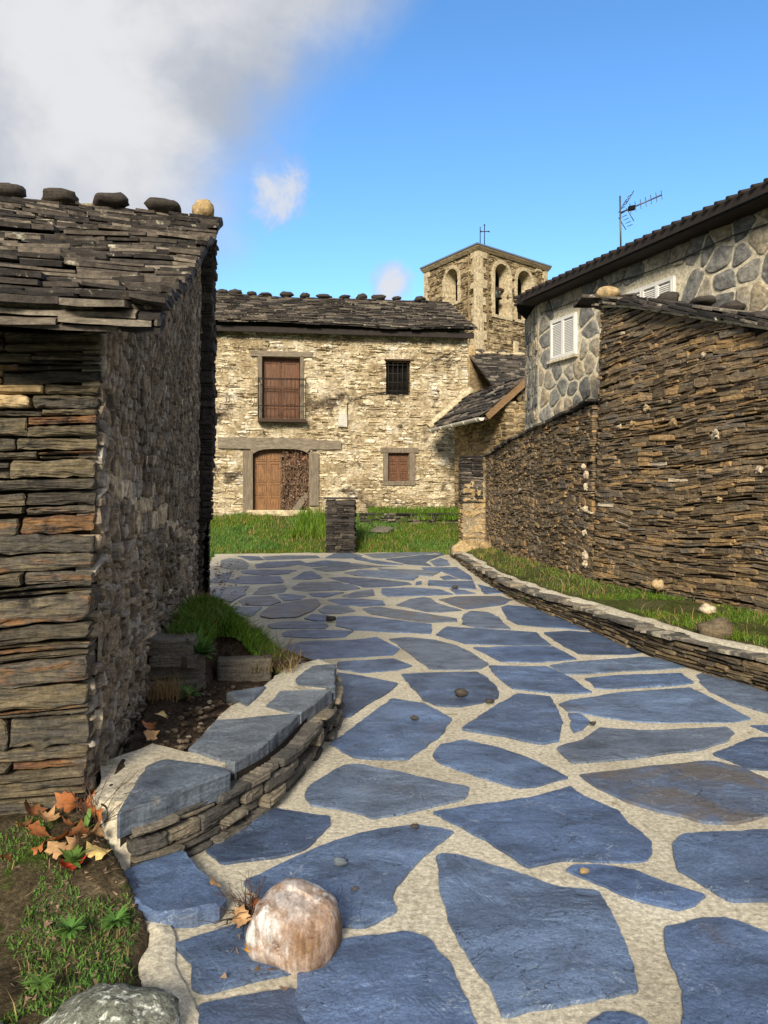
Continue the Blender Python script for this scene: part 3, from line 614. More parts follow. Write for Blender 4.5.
((-2.013,10.272),(-1.623,10.272),(-1.629,9.646),(-1.652,9.481),(-1.923,9.817)),
((-2.926,18.518),(-2.482,18.962),(-1.66,18.962),(-1.506,18.334),(-2.151,17.918),(-2.708,17.746)),
((-1.397,18.213),(-1.294,19.634),(-0.887,20.061),(-0.53,18.962),(-0.702,18.094),(-0.996,18.094)),
((-1.856,16.577),(-1.353,17.633),(-0.756,17.089),(-1.076,16.333),(-1.488,16.002)),
((-1.454,15.641),(-1.067,16.189),(-0.499,16.002),(-0.796,15.211),(-1.151,15.005)),
((-0.775,14.804),(-0.475,15.211),(-0.338,15.005),(-0.475,14.233)),
((-3.588,18.833),(-3.057,18.705),(-2.756,17.746),(-3.053,17.522)),
((-1.845,0.795),(-2.14,0.546),(-1.942,0.378),(-1.446,0.382),(-1.443,0.387),(-1.629,0.685)),
((-1.367,-0.902),(-1.462,-1.004),(-1.482,-1.522),(-1.363,-1.619),(-1.048,-1.549),(-0.821,-1.119)),
((-1.742,-0.367),(-1.895,-0.556),(-1.882,-0.899),(-1.503,-0.959),(-1.404,-0.854),(-1.396,-0.701)),
((-1.492,-0.019),(-1.727,-0.186),(-1.716,-0.309),(-1.364,-0.648),(-1.201,-0.508),(-1.242,-0.138)),
((-1.465,0.322),(-1.909,0.318),(-1.738,-0.12),(-1.523,0.033)),
((-1.244,0.943),(-1.568,0.701),(-1.395,0.423),(-1.388,0.424),(-0.871,0.883)),
((-1.739,1.215),(-1.827,1.15),(-1.819,0.85),(-1.611,0.744),(-1.295,0.979),(-1.463,1.179)),
((-0.762,-1.135),(-0.99,-1.568),(-0.945,-1.605),(-0.292,-1.734),(-0.247,-1.654),(-0.634,-1.139)),
((-0.851,-0.535),(-1.158,-0.55),(-1.336,-0.703),(-1.344,-0.846),(-0.814,-1.057)),
((-0.921,-0.056),(-1.181,-0.139),(-1.143,-0.489),(-0.835,-0.474),(-0.714,-0.359)),
((-1.376,0.365),(-1.389,0.363),(-1.399,0.342),(-1.461,0.032),(-1.211,-0.086),(-0.934,0.003),(-0.893,0.16)),
((-0.826,0.843),(-1.319,0.406),(-0.864,0.213),(-0.76,0.309),(-0.79,0.818)),
((-0.287,-0.887),(-0.577,-1.115),(-0.202,-1.614),(0.039,-1.494),(0.032,-1.098)),
((-0.663,-0.393),(-0.792,-0.515),(-0.753,-1.075),(-0.629,-1.079),(-0.318,-0.835),(-0.314,-0.789),(-0.62,-0.393)),
((-0.279,-0.129),(-0.564,-0.367),(-0.281,-0.734),(-0.091,-0.547),(-0.134,-0.156)),
((-0.722,0.262),(-0.831,0.162),(-0.876,-0.015),(-0.659,-0.333),(-0.617,-0.333),(-0.324,-0.089),(-0.44,0.158)),
((-0.211,0.823),(-0.729,0.806),(-0.7,0.318),(-0.428,0.218),(-0.167,0.549)),
((-0.117,1.654),(-0.566,1.696),(-0.685,1.43),(-0.157,1.232),(-0.031,1.605)),
((0.279,-0.96),(0.092,-1.096),(0.099,-1.49),(0.193,-1.518),(0.603,-1.505),(0.624,-1.067)),
((-0.049,-0.59),(-0.255,-0.793),(-0.258,-0.835),(0.061,-1.045),(0.243,-0.911),(0.244,-0.64)),
((0.225,-0.028),(-0.075,-0.15),(-0.032,-0.532),(0.263,-0.582),(0.489,-0.342),(0.479,-0.244)),
((-0.132,0.497),(-0.383,0.178),(-0.267,-0.071),(-0.11,-0.099),(0.201,0.028),(0.207,0.176)),
((0.206,0.842),(-0.149,0.848),(-0.154,0.844),(-0.107,0.556),(0.235,0.232),(0.463,0.492),(0.43,0.717)),
((0.015,1.553),(-0.108,1.187),(-0.129,0.908),(0.196,0.902),(0.375,1.28)),
((0.286,1.82),(0.033,1.615),(0.423,1.32),(0.657,1.32),(0.696,1.377),(0.62,1.816)),
((0.783,-0.964),(0.685,-1.059),(0.662,-1.52),(0.666,-1.524),(1.164,-1.428),(1.173,-1.052)),
((0.522,-0.395),(0.304,-0.626),(0.303,-0.905),(0.647,-1.011),(0.743,-0.919),(0.732,-0.599)),
((0.969,0.025),(0.539,-0.244),(0.549,-0.339),(0.77,-0.553),(1.193,-0.444),(1.195,-0.118)),
((0.505,0.448),(0.267,0.177),(0.261,0.021),(0.51,-0.192),(0.937,0.076),(0.914,0.315)),
((0.757,0.922),(0.49,0.722),(0.522,0.505),(0.93,0.373),(1.03,0.505),(1.059,0.806)),
((0.649,1.26),(0.432,1.26),(0.253,0.884),(0.455,0.771),(0.718,0.968)),
((0.809,1.94),(0.678,1.834),(0.753,1.402),(1.191,1.442),(1.225,1.728)),
((1.276,-1.005),(1.233,-1.043),(1.224,-1.439),(1.367,-1.551),(1.609,-1.553),(1.677,-1.072)),
((1.213,-0.501),(0.792,-0.609),(0.803,-0.907),(1.196,-0.996),(1.238,-0.958),(1.28,-0.575)),
((1.328,-0.093),(1.255,-0.122),(1.253,-0.456),(1.324,-0.535),(1.666,-0.521),(1.789,-0.265)),
((1.071,0.46),(0.973,0.329),(0.997,0.078),(1.228,-0.068),(1.308,-0.036),(1.523,0.265),(1.484,0.353)),
((1.219,0.879),(1.12,0.809),(1.091,0.516),(1.487,0.414),(1.585,0.677)),
((1.202,1.382),(0.744,1.341),(0.705,1.284),(0.778,0.978),(1.087,0.859),(1.192,0.933),(1.299,1.226)),
((1.354,1.773),(1.285,1.728),(1.249,1.421),(1.349,1.26),(1.525,1.27),(1.773,1.688)),
((1.862,-0.974),(1.738,-1.064),(1.668,-1.569),(1.825,-1.674),(2.119,-1.566),(2.209,-1.271)),
((1.669,-0.581),(1.338,-0.594),(1.3,-0.948),(1.703,-1.016),(1.837,-0.919),(1.844,-0.873)),
((2.001,-0.179),(1.854,-0.27),(1.719,-0.548),(1.886,-0.825),(2.305,-0.554),(2.128,-0.254)),
((1.57,0.228),(1.375,-0.046),(1.828,-0.216),(1.969,-0.129),(1.943,0.142)),
((1.852,0.736),(1.645,0.667),(1.538,0.379),(1.579,0.287),(1.957,0.201),(2.146,0.489)),
((1.536,1.211),(1.354,1.201),(1.254,0.928),(1.625,0.724),(1.829,0.791),(1.835,1.058)),
((2.054,1.741),(1.84,1.683),(1.585,1.253),(1.862,1.111),(2.155,1.342)),
((1.763,2.242),(1.456,2.112),(1.385,1.828),(1.82,1.74),(2.053,1.802),(1.967,2.121)),
((1.945,2.923),(1.669,2.726),(1.791,2.295),(1.987,2.179),(2.2,2.433),(2.216,2.541)),
((2.579,-1.118),(2.268,-1.282),(2.178,-1.578),(2.394,-1.735),(2.705,-1.578),(2.634,-1.158)),
((2.348,-0.597),(1.903,-0.886),(1.896,-0.924),(2.247,-1.225),(2.552,-1.065),(2.544,-0.678)),
((2.547,-0.033),(2.191,-0.242),(2.366,-0.539),(2.571,-0.624),(2.818,-0.464),(2.821,-0.356)),
((2.19,0.448),(2.002,0.159),(2.029,-0.126),(2.15,-0.197),(2.525,0.024),(2.554,0.272)),
((2.453,0.848),(2.214,0.503),(2.589,0.322),(2.858,0.407),(2.882,0.708)),
((2.191,1.295),(1.895,1.061),(1.889,0.783),(2.171,0.546),(2.41,0.892),(2.379,1.186)),
((2.381,1.827),(2.108,1.771),(2.215,1.35),(2.41,1.237),(2.826,1.391),(2.835,1.669)),
((2.237,2.383),(2.026,2.133),(2.107,1.832),(2.364,1.884),(2.565,2.224)),
((2.586,2.662),(2.275,2.528),(2.262,2.438),(2.61,2.27),(2.71,2.304),(2.621,2.646)),
((2.441,3.123),(2.06,3.098),(2.017,3.054),(1.985,2.969),(2.258,2.586),(2.551,2.712)),
((2.48,3.66),(2.036,3.571),(2.074,3.159),(2.453,3.184),(2.71,3.37),(2.69,3.551)),
((3.183,-1.2),(2.698,-1.173),(2.765,-1.574),(3.061,-1.718),(3.148,-1.63)),
((3.201,-0.654),(2.851,-0.514),(2.604,-0.673),(2.612,-1.067),(2.672,-1.112),(3.175,-1.14)),
((3.095,-0.008),(2.881,-0.354),(2.878,-0.46),(3.232,-0.602),(3.279,-0.582),(3.437,-0.148)),
((2.88,0.352),(2.614,0.267),(2.585,0.015),(2.847,-0.295),(3.051,0.035),(3.006,0.257)),
((3.067,0.864),(2.943,0.717),(2.917,0.399),(3.038,0.308),(3.382,0.42),(3.457,0.684)),
((2.848,1.335),(2.439,1.184),(2.469,0.906),(2.904,0.764),(3.029,0.912),(3.032,1.165)),
((2.963,1.756),(2.896,1.678),(2.885,1.382),(3.069,1.213),(3.339,1.307),(3.403,1.752)),
((2.745,2.253),(2.628,2.212),(2.427,1.874),(2.857,1.725),(2.919,1.797),(2.906,2.191)),
((3.073,2.799),(2.682,2.649),(2.771,2.307),(2.932,2.245),(3.171,2.409),(3.202,2.653)),
((2.743,3.32),(2.498,3.143),(2.612,2.717),(2.648,2.7),(3.048,2.854),(3.002,3.161)),
((2.729,4.233),(2.294,4.208),(2.507,3.713),(2.708,3.609),(2.907,3.912),(2.864,4.151)),
((3.717,-1.232),(3.242,-1.215),(3.209,-1.618),(3.426,-1.649),(3.762,-1.425)),
((3.64,-0.709),(3.306,-0.636),(3.261,-0.655),(3.235,-1.155),(3.725,-1.172),(3.752,-1.132)),
((3.55,-0.128),(3.499,-0.153),(3.343,-0.583),(3.658,-0.651),(3.882,-0.483),(3.809,-0.238)),
((3.399,0.363),(3.067,0.254),(3.109,0.051),(3.474,-0.099),(3.522,-0.075),(3.567,0.198)),
((3.725,0.78),(3.518,0.679),(3.44,0.406),(3.606,0.243),(3.939,0.36),(3.921,0.752)),
((3.366,1.253),(3.092,1.157),(3.089,0.92),(3.492,0.733),(3.68,0.825),(3.491,1.207)),
((3.566,1.832),(3.465,1.764),(3.399,1.305),(3.51,1.264),(3.795,1.434),(3.628,1.79)),
((3.197,2.355),(2.966,2.196),(2.978,1.816),(3.428,1.812),(3.537,1.884),(3.546,2.076)),
((4.078,-1.78),(3.792,-1.477),(3.476,-1.688),(3.933,-2.301)),
((4.222,-1.03),(3.803,-1.162),(3.774,-1.208),(3.824,-1.423),(4.115,-1.732),(4.35,-1.577),(4.259,-1.061)),
((3.922,-0.528),(3.699,-0.695),(3.805,-1.099),(4.198,-0.974),(4.191,-0.612)),
((4.243,0.076),(4.176,0.09),(3.867,-0.224),(3.941,-0.47),(4.216,-0.556),(4.216,-0.556),(4.315,0.008)),
((3.961,0.304),(3.625,0.186),(3.583,-0.077),(3.826,-0.18),(4.125,0.124)),
((4.761,-1.025),(4.321,-1.071),(4.408,-1.562),(4.653,-1.575),(4.866,-1.512),(4.875,-1.274))]


def build_path():
    mb = MB()
    # mortar bed
    left = [(-3.0, -4.0), (-1.0, 1.2)] + [(-.60, 2.17), (-.70, 2.3), (-.77, 2.43), (-.79, 2.62), (-.89, 2.78), (-1.03, 2.99), (-1.1, 3.1)] + [(-.9, 5.2), (-1.35, 7.2), (-2.1, 9), (-2.7, 11), (-3.3, 14), (-4.0, 17.6), (-4.3, 19.6)]
    right = [(float(kerb_x(d)) + .08, d) for d in (19.3, 15, 11.65, 10.4, 8.9, 7.3, 6.67, 5.83, 4, 2, -.5, -4)]
    far = [(-2, 20.0), (0, 20.15), (1.2, 20.1)]
    P = left + far + right
    X = np.linspace(-4.6, 5.7, 260); Y = np.linspace(-4, 20.2, 480)
    Xg, Yg = np.meshgrid(X, Y, indexing='ij')
    pl = np.array(P); ins = np.zeros(Xg.shape, bool)
    wx = Xg + .05 * vnoise(np.stack([Xg * 6, Yg * 6, 0 * Xg], -1), 2); wy = Yg + .1 * vnoise(np.stack([Xg * 4, Yg * 4, 0 * Xg + 4], -1), 3)
    for i in range(len(pl)):
        a, b = pl[i], pl[i - 1]; c = (a[1] > wy) != (b[1] > wy)
        with np.errstate(divide='ignore', invalid='ignore'):
            ins ^= c & (wx < (b[0] - a[0]) * (wy - a[1]) / (b[1] - a[1]) + a[0])
    Zg = .004 * fbm(np.stack([Xg * 2, Yg * 2, 0 * Xg], -1), 8) - .002
    k = ins[:-1, :-1] & ins[1:, :-1] & ins[:-1, 1:] & ins[1:, 1:]
    mb.grid(np.stack([Xg, Yg, Zg], -1), 0, True, k)
    rng = np.random.RandomState(4)
    for i, s in enumerate(SLABS):
        z = .0065 + rng.uniform(0, .004)
        tx, ty = rng.normal(0, .004, 2); c = np.mean(s, 0)
        near = c[1] < 7
        prism(mb, s, lambda x, y, z=z, c=c, tx=tx, ty=ty: z + tx * (x - c[0]) + ty * (y - c[1]),   .05, 2 if i in (8, 29, 39, 70) else 1, rough=.011 if near else .016, bev=.003, dens=.022 if near else .12, bow=.002, seed=i * 3.1, relief=.0010 if near else .002, terr=.0030 if near and max(v[1] for v in s) > 1.9 else 0)
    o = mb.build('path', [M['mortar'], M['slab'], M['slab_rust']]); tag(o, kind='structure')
build_path()

# mossy earth by the hut corner, bottom left, and the mortar haunch round it
def haunch_x(d): return np.interp(d, [1.2, 2.17, 2.3, 2.43, 2.62, 2.78, 2.99, 3.19], [-.95, -.61, -.71, -.78, -.80, -.90, -1.06, -1.23])
def build_corner_ground():
    X, Y = np.meshgrid(np.linspace(-3.2, -.5, 110), np.linspace(.6, 3.5, 116), indexing='ij')
    Zg = .02 + .16 * sstep(Y, 2.45, 3.2) + .018 * fbm(np.stack([X * 6, Y * 6, 0 * X], -1), 9, 4) + .03 * vnoise(np.stack([X * 2.5, Y * 2.5, 0 * X], -1), 21)
    Zg = Zg - .40 * sstep(X - haunch_x(Y), -.01, .09)
    mb = MB(); mb.grid(np.stack([X, Y, Zg], -1)); tag(mb.build('mossy_ground', M['ground']), kind='structure')
    mb = MB()
    T, S = np.meshgrid(np.linspace(0, 1, 60), np.linspace(0, 1, 26), indexing='ij')
    d = 1.3 + 2.05 * T
    x0 = haunch_x(d) + .015 * vnoise(np.stack([d * 9, 0 * d, 0 * d], -1), 31); x1 = np.interp(d, [1.3, 2.0, 2.17, 2.45, 2.6, 2.75, 2.9, 3.0, 3.1, 3.35], [-.75, -.55, -.50, -.66, -.70, -.78, -.93, -.99, -1.0, -1.0])
    Xm = x0 + (x1 - x0) * S
    zz = .004 + .25 * sstep(d - .15 * (Xm + .9), 2.95, 3.2) + .012 * np.sin(S * np.pi) + .006 * fbm(np.stack([Xm * 14, d * 14, 0 * d], -1), 5)
    zz = np.where(S == 0, zz - .06, zz); zz = np.where((S == 1) & (d < 2.8), -.006, np.where(S == 1, zz - .05, zz))
    mb.grid(np.stack([Xm, d, zz], -1)); tag(mb.build('path_haunch', M['mortar']), kind='structure')
build_corner_ground()

# ------------------------------------------------------------------ frames
class Frame:
    def __init__(s, O, ex, h=0):                    # ex along the wall (2D), outward normal to the right-hand side chosen by h
        s.O = np.array([O[0], O[1], 0.0]); e = np.array([ex[0], ex[1], 0.0]); s.ex = e / np.linalg.norm(e)
        s.en = np.array([s.ex[1], -s.ex[0], 0.0]) * (1 if h == 0 else -1)
    def P(s, u, v, w):
        u, v, w = np.broadcast_arrays(np.asarray(u, float), np.asarray(v, float), np.asarray(w, float))
        return s.O + u[..., None] * s.ex + w[..., None] * s.en + v[..., None] * Z3
    def box(s, mb, a, n, z, mat=0, bev=0.0, jit=0): mb.box(s.O, s.ex, s.en, Z3, a, n, z, mat, jit, bev)
def sheet(mb, P, us, vs, w=0.0, mat=0, keep=None, nz=.0, seed=3):
    U, V = np.meshgrid(us, vs, indexing='ij'); W = np.full(U.shape, float(w))
    if nz: W = W + nz * fbm(np.stack([U * 3, V * 5, 0 * U], -1), seed)
    mb.grid(P(U, V, W), mat, True, keep)

# ------------------------------------------------------------------ left hut (single-pitch roof rising to its far end)
HC = (-1.18, 3.2); HG = np.array([-.167, .986]); HF = np.array([-.986, -.167])
def build_hut():
    t = thing('stone_hut', 'drystone hut on the left under a sloping slate roof with round stones on top', 'hut', (-3.0, 5.5, 0))
    front = Frame(HC, HF, 1); gable = Frame(HC, HG, 0)
    lean = .035
    def PF(u, v, w):
        p = front.P(u, v, w); p[..., 0] += lean * (v - 2.0); return p
    def PG(u, v, w):
        p = gable.P(u, v, w); p[..., 0] += lean * (v - 2.0) * np.clip(1 - u / 6, .3, 1); return p
    rng = random.Random(12)
    mb = MB(); r = courses(0.0, 3.2, -.1, 2.16, (.028, .10), (.25, .62), rng, split=.35)
    stones(mb, r, PF, 5, gap=.010, prot=(-.02, .035), depth=.20, bev=.006, jit=.16, tilt=.03, warp=(.022, 1.6), hi=True, rounding=.25, nz=.010, nf=16, skew=.022, matf=lambda u, v, rs: np.where((np.abs(v - 1.93) < .07) & (u > .3) & (u < .75), 2, 0))
    sheet(mb, PF, [.03, 3.2], [-.1, 2.16], -.06, 1)
    mb.build('front_wall', [M['hutfront'], M['darkgap'], M['plaster']], t)
    # gable towards the path, rising to the far end
    EZ, RZ, G0, G1 = 2.16, 4.66, -.30, 5.85
    sl = (RZ - EZ) / (G1 - G0); GL = 5.75
    top = lambda u: EZ - .04 + sl * (u - G0)
    band = lambda u, v: np.abs(v - (1.60 - .112 * u)) < .045
    def clipped(rr):
        rr = rr.copy(); tt = np.minimum(top(rr[:, 0]), top(rr[:, 1])); rr[:, 3] = np.minimum(rr[:, 3], tt); return rr[rr[:, 3] - rr[:, 2] > .014]
    mf = lambda u, v, rs: np.where(band(u, v) | (rs.rand(len(u)) < .02), 1, 0)
    mb = MB()
    r1 = courses(.03, GL, -.1, 1.30, (.035, .085), (.06, .19), rng, split=.25)
    r3 = courses(.03, GL, 1.30, 4.7, (.05, .13), (.03, .085), rng, split=.15)
    stones(mb, clipped(r1), PG, 6, gap=.016, prot=(-.012, .022), depth=.08, bev=.008, jit=.5, tilt=.12, warp=(.05, 1.2), rounding=.7, nz=.006, matf=mf, skew=.15)
    stones(mb, clipped(r3), PG, 8, gap=.006, prot=(-.012, .022), depth=.08, bev=.005, jit=.45, tilt=.13, warp=(.05, 1.2), rounding=.6, nz=.006, matf=mf, skew=.30)
    us = np.linspace(.14, GL, 70); U, T = np.meshgrid(us, np.linspace(0, 1, 50), indexing='ij'); V = -.1 + (top(U) + .1) * T
    W = np.where(V < 1.7 - .11 * U, -.010, -.022) + .012 * fbm(np.stack([U * 5, V * 5, 0 * U], -1), 3)
    mb.grid(PG(U, V, W), 2)
    mb.build('gable_wall', [M['hutgable'], M['pale'], M['hutmortar']], t)
    # dark rear buttress that stands a little proud of the gable
    mb = MB(); pier = Frame(np.array(HC) + HG * GL, HG, 0)
    wf = lambda v: np.interp(v, [0, .9, 1.3, 2.2, 4.7], [.0, .03, .12, .17, .17])
    rr = courses(0, .7, -.1, 4.60, (.05, .10), (.25, .5), rng); stones(mb, rr, lambda u, v, w: pier.P(u, v, w + wf(v)), 9, gap=.008, prot=(-.03, .02), depth=.35, bev=.01, jit=.3)
    pf = Frame(np.array(HC) + HG * GL, HF, 1)
    rr = courses(-.16, .1, 1.2, 4.60, (.04, .09), (.12, .25), rng); stones(mb, rr, pf.P, 10, gap=.006, prot=(.0, .02), depth=.2, bev=.01, jit=.3)
    back = Frame(np.array(HC) + HG * (GL + .7), HF, 0); stones(mb, courses(-.1, 3, -.1, 4.5, (.06, .12), (.2, .5), rng), back.P, 19, gap=.01, depth=.3, bev=.015)
    mb.build('rear_wall', M['humps'], t)
    a = np.array([HF[0], HF[1], 0]); g = np.array([HG[0], HG[1], 0]); C = np.array([HC[0], HC[1], 0]); tilt = .05
    run, rise = G1 - G0, RZ - EZ; L = math.hypot(run, rise); d3 = (g * run + Z3 * rise) / L; n = np.cross(a, d3); n *= np.sign(n[2]); o0 = C + g * G0 + Z3 * EZ
    def P(s, v, h):
        s, v, h = (np.asarray(q, float) for q in (s, v, h))
        sag = .035 * vnoise(np.stack([s * 1.1, v * .9, 0 * s], -1), 4) + tilt * s * (v / L)
        return o0 + s[..., None] * a + v[..., None] * d3 + (h + sag)[..., None] * n
    roof = MB()
    slates(roof, P, 3.9, 3.0, .115, (.14, .50), (.012, .030), 3, lift=.03, s0=-.28, ragged=.04, jz=.035)
    slates(roof, lambda s, v, h: P(s, np.asarray(v) + 2.95, h), 3.9, L - 2.95, .17, (.14, .50), (.016, .036), 33, lift=.03, s0=-.26, ragged=.05, jz=.045)
    for k in range(3): slates(roof, lambda s, v, h, k=k: P(s, v, np.asarray(h) - .028 * k), 3.9, .16, .09, (.25, .7), (.016, .026), 35 + k, lift=.0, s0=-.26, ragged=.035)
    U, V = np.meshgrid(np.linspace(-.18, 3.5, 12), np.linspace(.06, L, 24), indexing='ij'); roof.grid(P(U, V, 0 * U + .01), 0); roof.grid(P(U, V, 0 * U - .05), 1)
    rf = roof.build('roof', [M['roof'], M['tile']], t)
    mb = MB(); mb.tube([tuple(P(np.array(s), np.array(L + .02), np.array(.03 + .012 * math.sin(s * 7)))) for s in np.linspace(-.24, 3.4, 30)], .05, 8); mb.build('ridge_mortar', M['hutmortar'], rf)
    for i, (s, rx, rz, tint) in enumerate(((-.06, .13, .12, 1), (.40, .19, .072, 0), (.96, .18, .066, 0), (1.52, .19, .074, 0), (2.06, .19, .075, 0), (2.6, .18, .07, 0), (3.1, .18, .07, 0))):
        mb = MB(); blob(mb, P(np.array(s), np.array(L - .02), np.array(.13)), (rx, .16, rz), i + 5, .28, 1.5, ex=HF.tolist() + [0], ey=HG.tolist() + [0], pw=.75)
        o = mb.build('ridge_stone', M['plaster'] if tint else M['humps'], rf)
        if tint: tag(o, 'pale tan ridge stone at the end of the hut roof')
    for s in np.arange(.75, 3.0, .5):
        mb = MB(); mb.box(C + Z3 * 2.06, a, -g, Z3, (s, s + .08), (-.1, .22), (0, .07)); mb.build('rafter', M['darkwood'], t)
    return t
build_hut()

# ------------------------------------------------------------------ village house
HX = np.array([.99, .1411]); HF0 = (-5.6, 24.0)
fac = Frame(HF0, HX, 0)
assert fac.en[1] < 0
def fp(px, py):
    k = (px - 384) / FPX; u = (24 * k + 5.6) / (.99 - .1411 * k); d = 24 + .1411 * u
    return u, CAMZ - (py - HOR) / FPX * d
def frect(x0, y0, x1, y1):
    a, b = fp(x0, y0), fp(x1, y1); zt = (a[1] + fp(x1, y0)[1]) / 2; zb = (b[1] + fp(x0, y1)[1]) / 2
    return a[0], b[0], zb, zt
def leaf_panels(mb, u0, u1, z0, z1, w, cols, rows, mat=0):
    fac.box(mb, (u0, u1), (w - .05, w), (z0, z1), mat)
    cw = (u1 - u0) / cols; zz = z0
    for fr in rows:
        h = (z1 - z0) * fr
        for c in range(cols):
            a, b = u0 + c * cw + .05, u0 + (c + 1) * cw - .05
            for (p, q, r, s) in ((a, b, zz + .03, zz + .06), (a, b, zz + h - .06, zz + h - .03), (a, a + .03, zz + .06, zz + h - .06), (b - .03, b, zz + .06, zz + h - .06)):
                fac.box(mb, (p, q), (w, w + .025), (r, s), mat)
            fac.box(mb, (a + .07, b - .07), (w, w + .018), (zz + .09, zz + h - .09), mat)
        zz += h
def build_house():
    t = thing('stone_house', 'two-storey lime-washed stone house facing the path end with wooden doors and slate roof', 'house', (-1.5, 27, .8))
    bal = frect(262, 357, 300, 419); gri = frect(386, 361, 410, 395); por = frect(253, 449, 309, 514); win = frect(388, 453, 409, 481)
    holes = [(h[0], h[1], h[2], h[3]) for h in (bal, gri, por, win)]
    rng = random.Random(3); mb = MB()
    U0, U1, V0, V1 = -4.0, 8.42, .55, 6.80
    r = courses(U0, U1, V0, V1, (.05, .13), (.10, .42), rng, holes, split=.35)
    stones(mb, r, fac.P, 21, gap=.02, prot=(-.02, .045), depth=.10, bev=.012, jit=.55, tilt=.09, warp=(.025, .9), rounding=.7, nz=.02, nf=5, skew=.05)
    us = np.unique(np.concatenate([np.linspace(U0, U1, 150)] + [[h[0], h[1]] for h in holes])); vs = np.unique(np.concatenate([np.linspace(V0, V1, 60)] + [[h[2], h[3]] for h in holes]))
    uc = (us[1:] + us[:-1]) / 2; vc = (vs[1:] + vs[:-1]) / 2; K = np.ones((len(uc), len(vc)), bool)
    for h in holes: K &= ~((uc[:, None] > h[0]) & (uc[:, None] < h[1]) & (vc[None] > h[2]) & (vc[None] < h[3]))
    sheet(mb, fac.P, us, vs, .002, 1, K, nz=.034)
    for h in holes: fac.box(mb, (h[0] - .1, h[1] + .1), (-.6, -.52), (h[2] - .1, h[3] + .1), 2)
    for h in holes:                                  # reveals
        for (a, b, c, d) in ((h[0] - .25, h[0], h[2], h[3]), (h[1], h[1] + .25, h[2], h[3])): fac.box(mb, (a, b), (-.5, -.06), (c, d), 1)
        fac.box(mb, (h[0] - .2, h[1] + .2), (-.5, -.06), (h[3], h[3] + .2), 1); fac.box(mb, (h[0] - .2, h[1] + .2), (-.5, -.06), (h[2] - .2, h[2]), 1)
    mb.build('wall', [M['facade'], M['facmortar'], M['black']], t)
    for nm, u, s in (('side_wall', U1, 1), ('side_wall', U0, -1)):
        mb = MB(); f = Frame(fac.P(u, 0, 0)[:2], fac.en[:2] * -1, 0 if s > 0 else 1)
        rr = courses(-.05, 6.8, .55, 6.8, (.08, .15), (.2, .6), rng); stones(mb, rr, f.P, 22, gap=.02, depth=.2, bev=.02)
        rr2 = courses(.3, 6.5, 6.8, 8.4, (.08, .15), (.2, .6), rng); rr2 = rr2[rr2[:, 3] < 6.8 + (3.4 - np.abs((rr2[:, 0] + rr2[:, 1]) / 2 - 3.4)) * .5]; stones(mb, rr2, f.P, 23, gap=.02, depth=.2, bev=.02)
        sheet(mb, f.P, [.06, 6.8], [.55, 6.8], -.02, 1); mb.build(nm, [M['facade'], M['facmortar']], t)
    # roof
    ze, rise, run = 6.80, 1.85, 4.1; L = math.hypot(rise, run)
    def slope(o0, dn):
        d3 = (dn * run + Z3 * rise) / L; n = np.cross(fac.ex, d3); n *= np.sign(n[2])
        def P(s, v, h):
            s, v, h = (np.asarray(q, float) for q in (s, v, h)); sag = .06 * vnoise(np.stack([s * .5, v * .7, 0 * s], -1), 4)
            return o0 + s[..., None] * fac.ex + v[..., None] * d3 + (h + sag)[..., None] * n
        return P
    rb = MB(); Pf = slope(fac.P(0, ze, .5), -fac.en); Pk = slope(fac.P(0, ze, .5 - 2 * run), fac.en)
    slates(rb, Pf, 12.6, L, .17, (.2, .55), (.02, .04), 8, lift=.05, s0=-4.0, ragged=.04, jz=.03)
    slates(rb, Pf, 12.6, .2, .1, (.3, .6), (.03, .05), 81, lift=.0, s0=-4.0, ragged=.04)
    slates(rb, Pk, 12.6, L, .30, (.3, .7), (.02, .04), 9, lift=.05, s0=-4.0)
    for P in (Pf, Pk):
        U, V = np.meshgrid(np.linspace(-4, 8.56, 14), np.linspace(.05, L, 10), indexing='ij'); rb.grid(P(U, V, 0 * U + .02), 0); rb.grid(P(U, V, 0 * U - .05), 1)
    rf = rb.build('roof', [M['roof'], M['darkwood']], t)
    for i, px in enumerate((226, 240, 256, 270, 291, 309, 329, 349, 366, 383, 401, 424)):
        k = (px - 384) / FPX; s = (24 * k + 5.6 + 3.6 * k) / (.99 - .1411 * k) + .35; mb = MB(); c = fac.P(s, ze + rise + .12 + .05 * vnoise(np.array([s * .5, L * .7, 0.]), 4), .5 - run)
        blob(mb, c, (.22 + .05 * math.sin(i * 2.3), .2, .10 + .025 * math.sin(i * 1.7)), i + 40, .3, 1.5, ex=fac.ex, ey=-fac.en); mb.build('ridge_stone', M['humps'], rf)
    mb = MB(); fac.box(mb, (-4, 8.55), (.30, .36), (6.56, 6.74), 0, .01)
    for u in np.arange(-3.8, 8.5, .42): fac.box(mb, (u, u + .12), (.0, .30), (6.62, 6.76), 0)
    mb.build('eave_timber', M['tile'], t)
    # balcony door
    d = tag(MB.build(_b(lambda m: [leaf_panels(m, bal[0] + .02, (bal[0] + bal[1]) / 2 - .01, bal[2], bal[3] - .12, -.22, 1, (.22, .30, .48)), leaf_panels(m, (bal[0] + bal[1]) / 2 + .01, bal[1] - .02, bal[2], bal[3] - .12, -.22, 1, (.22, .30, .48)), fac.box(m, (bal[0], bal[1]), (-.26, -.2), (bal[3] - .12, bal[3]))]), 'balcony_door', M['door2'], t), 'tall red-brown double door on the upper floor')
    for q in ((bal[0] - .14, bal[0]), (bal[1], bal[1] + .12)):
        mb = MB(); fac.box(mb, q, (-.1, .062), (bal[2], bal[3]), 0, .008, .004); mb.build('door_jamb', M['greypost'], d)
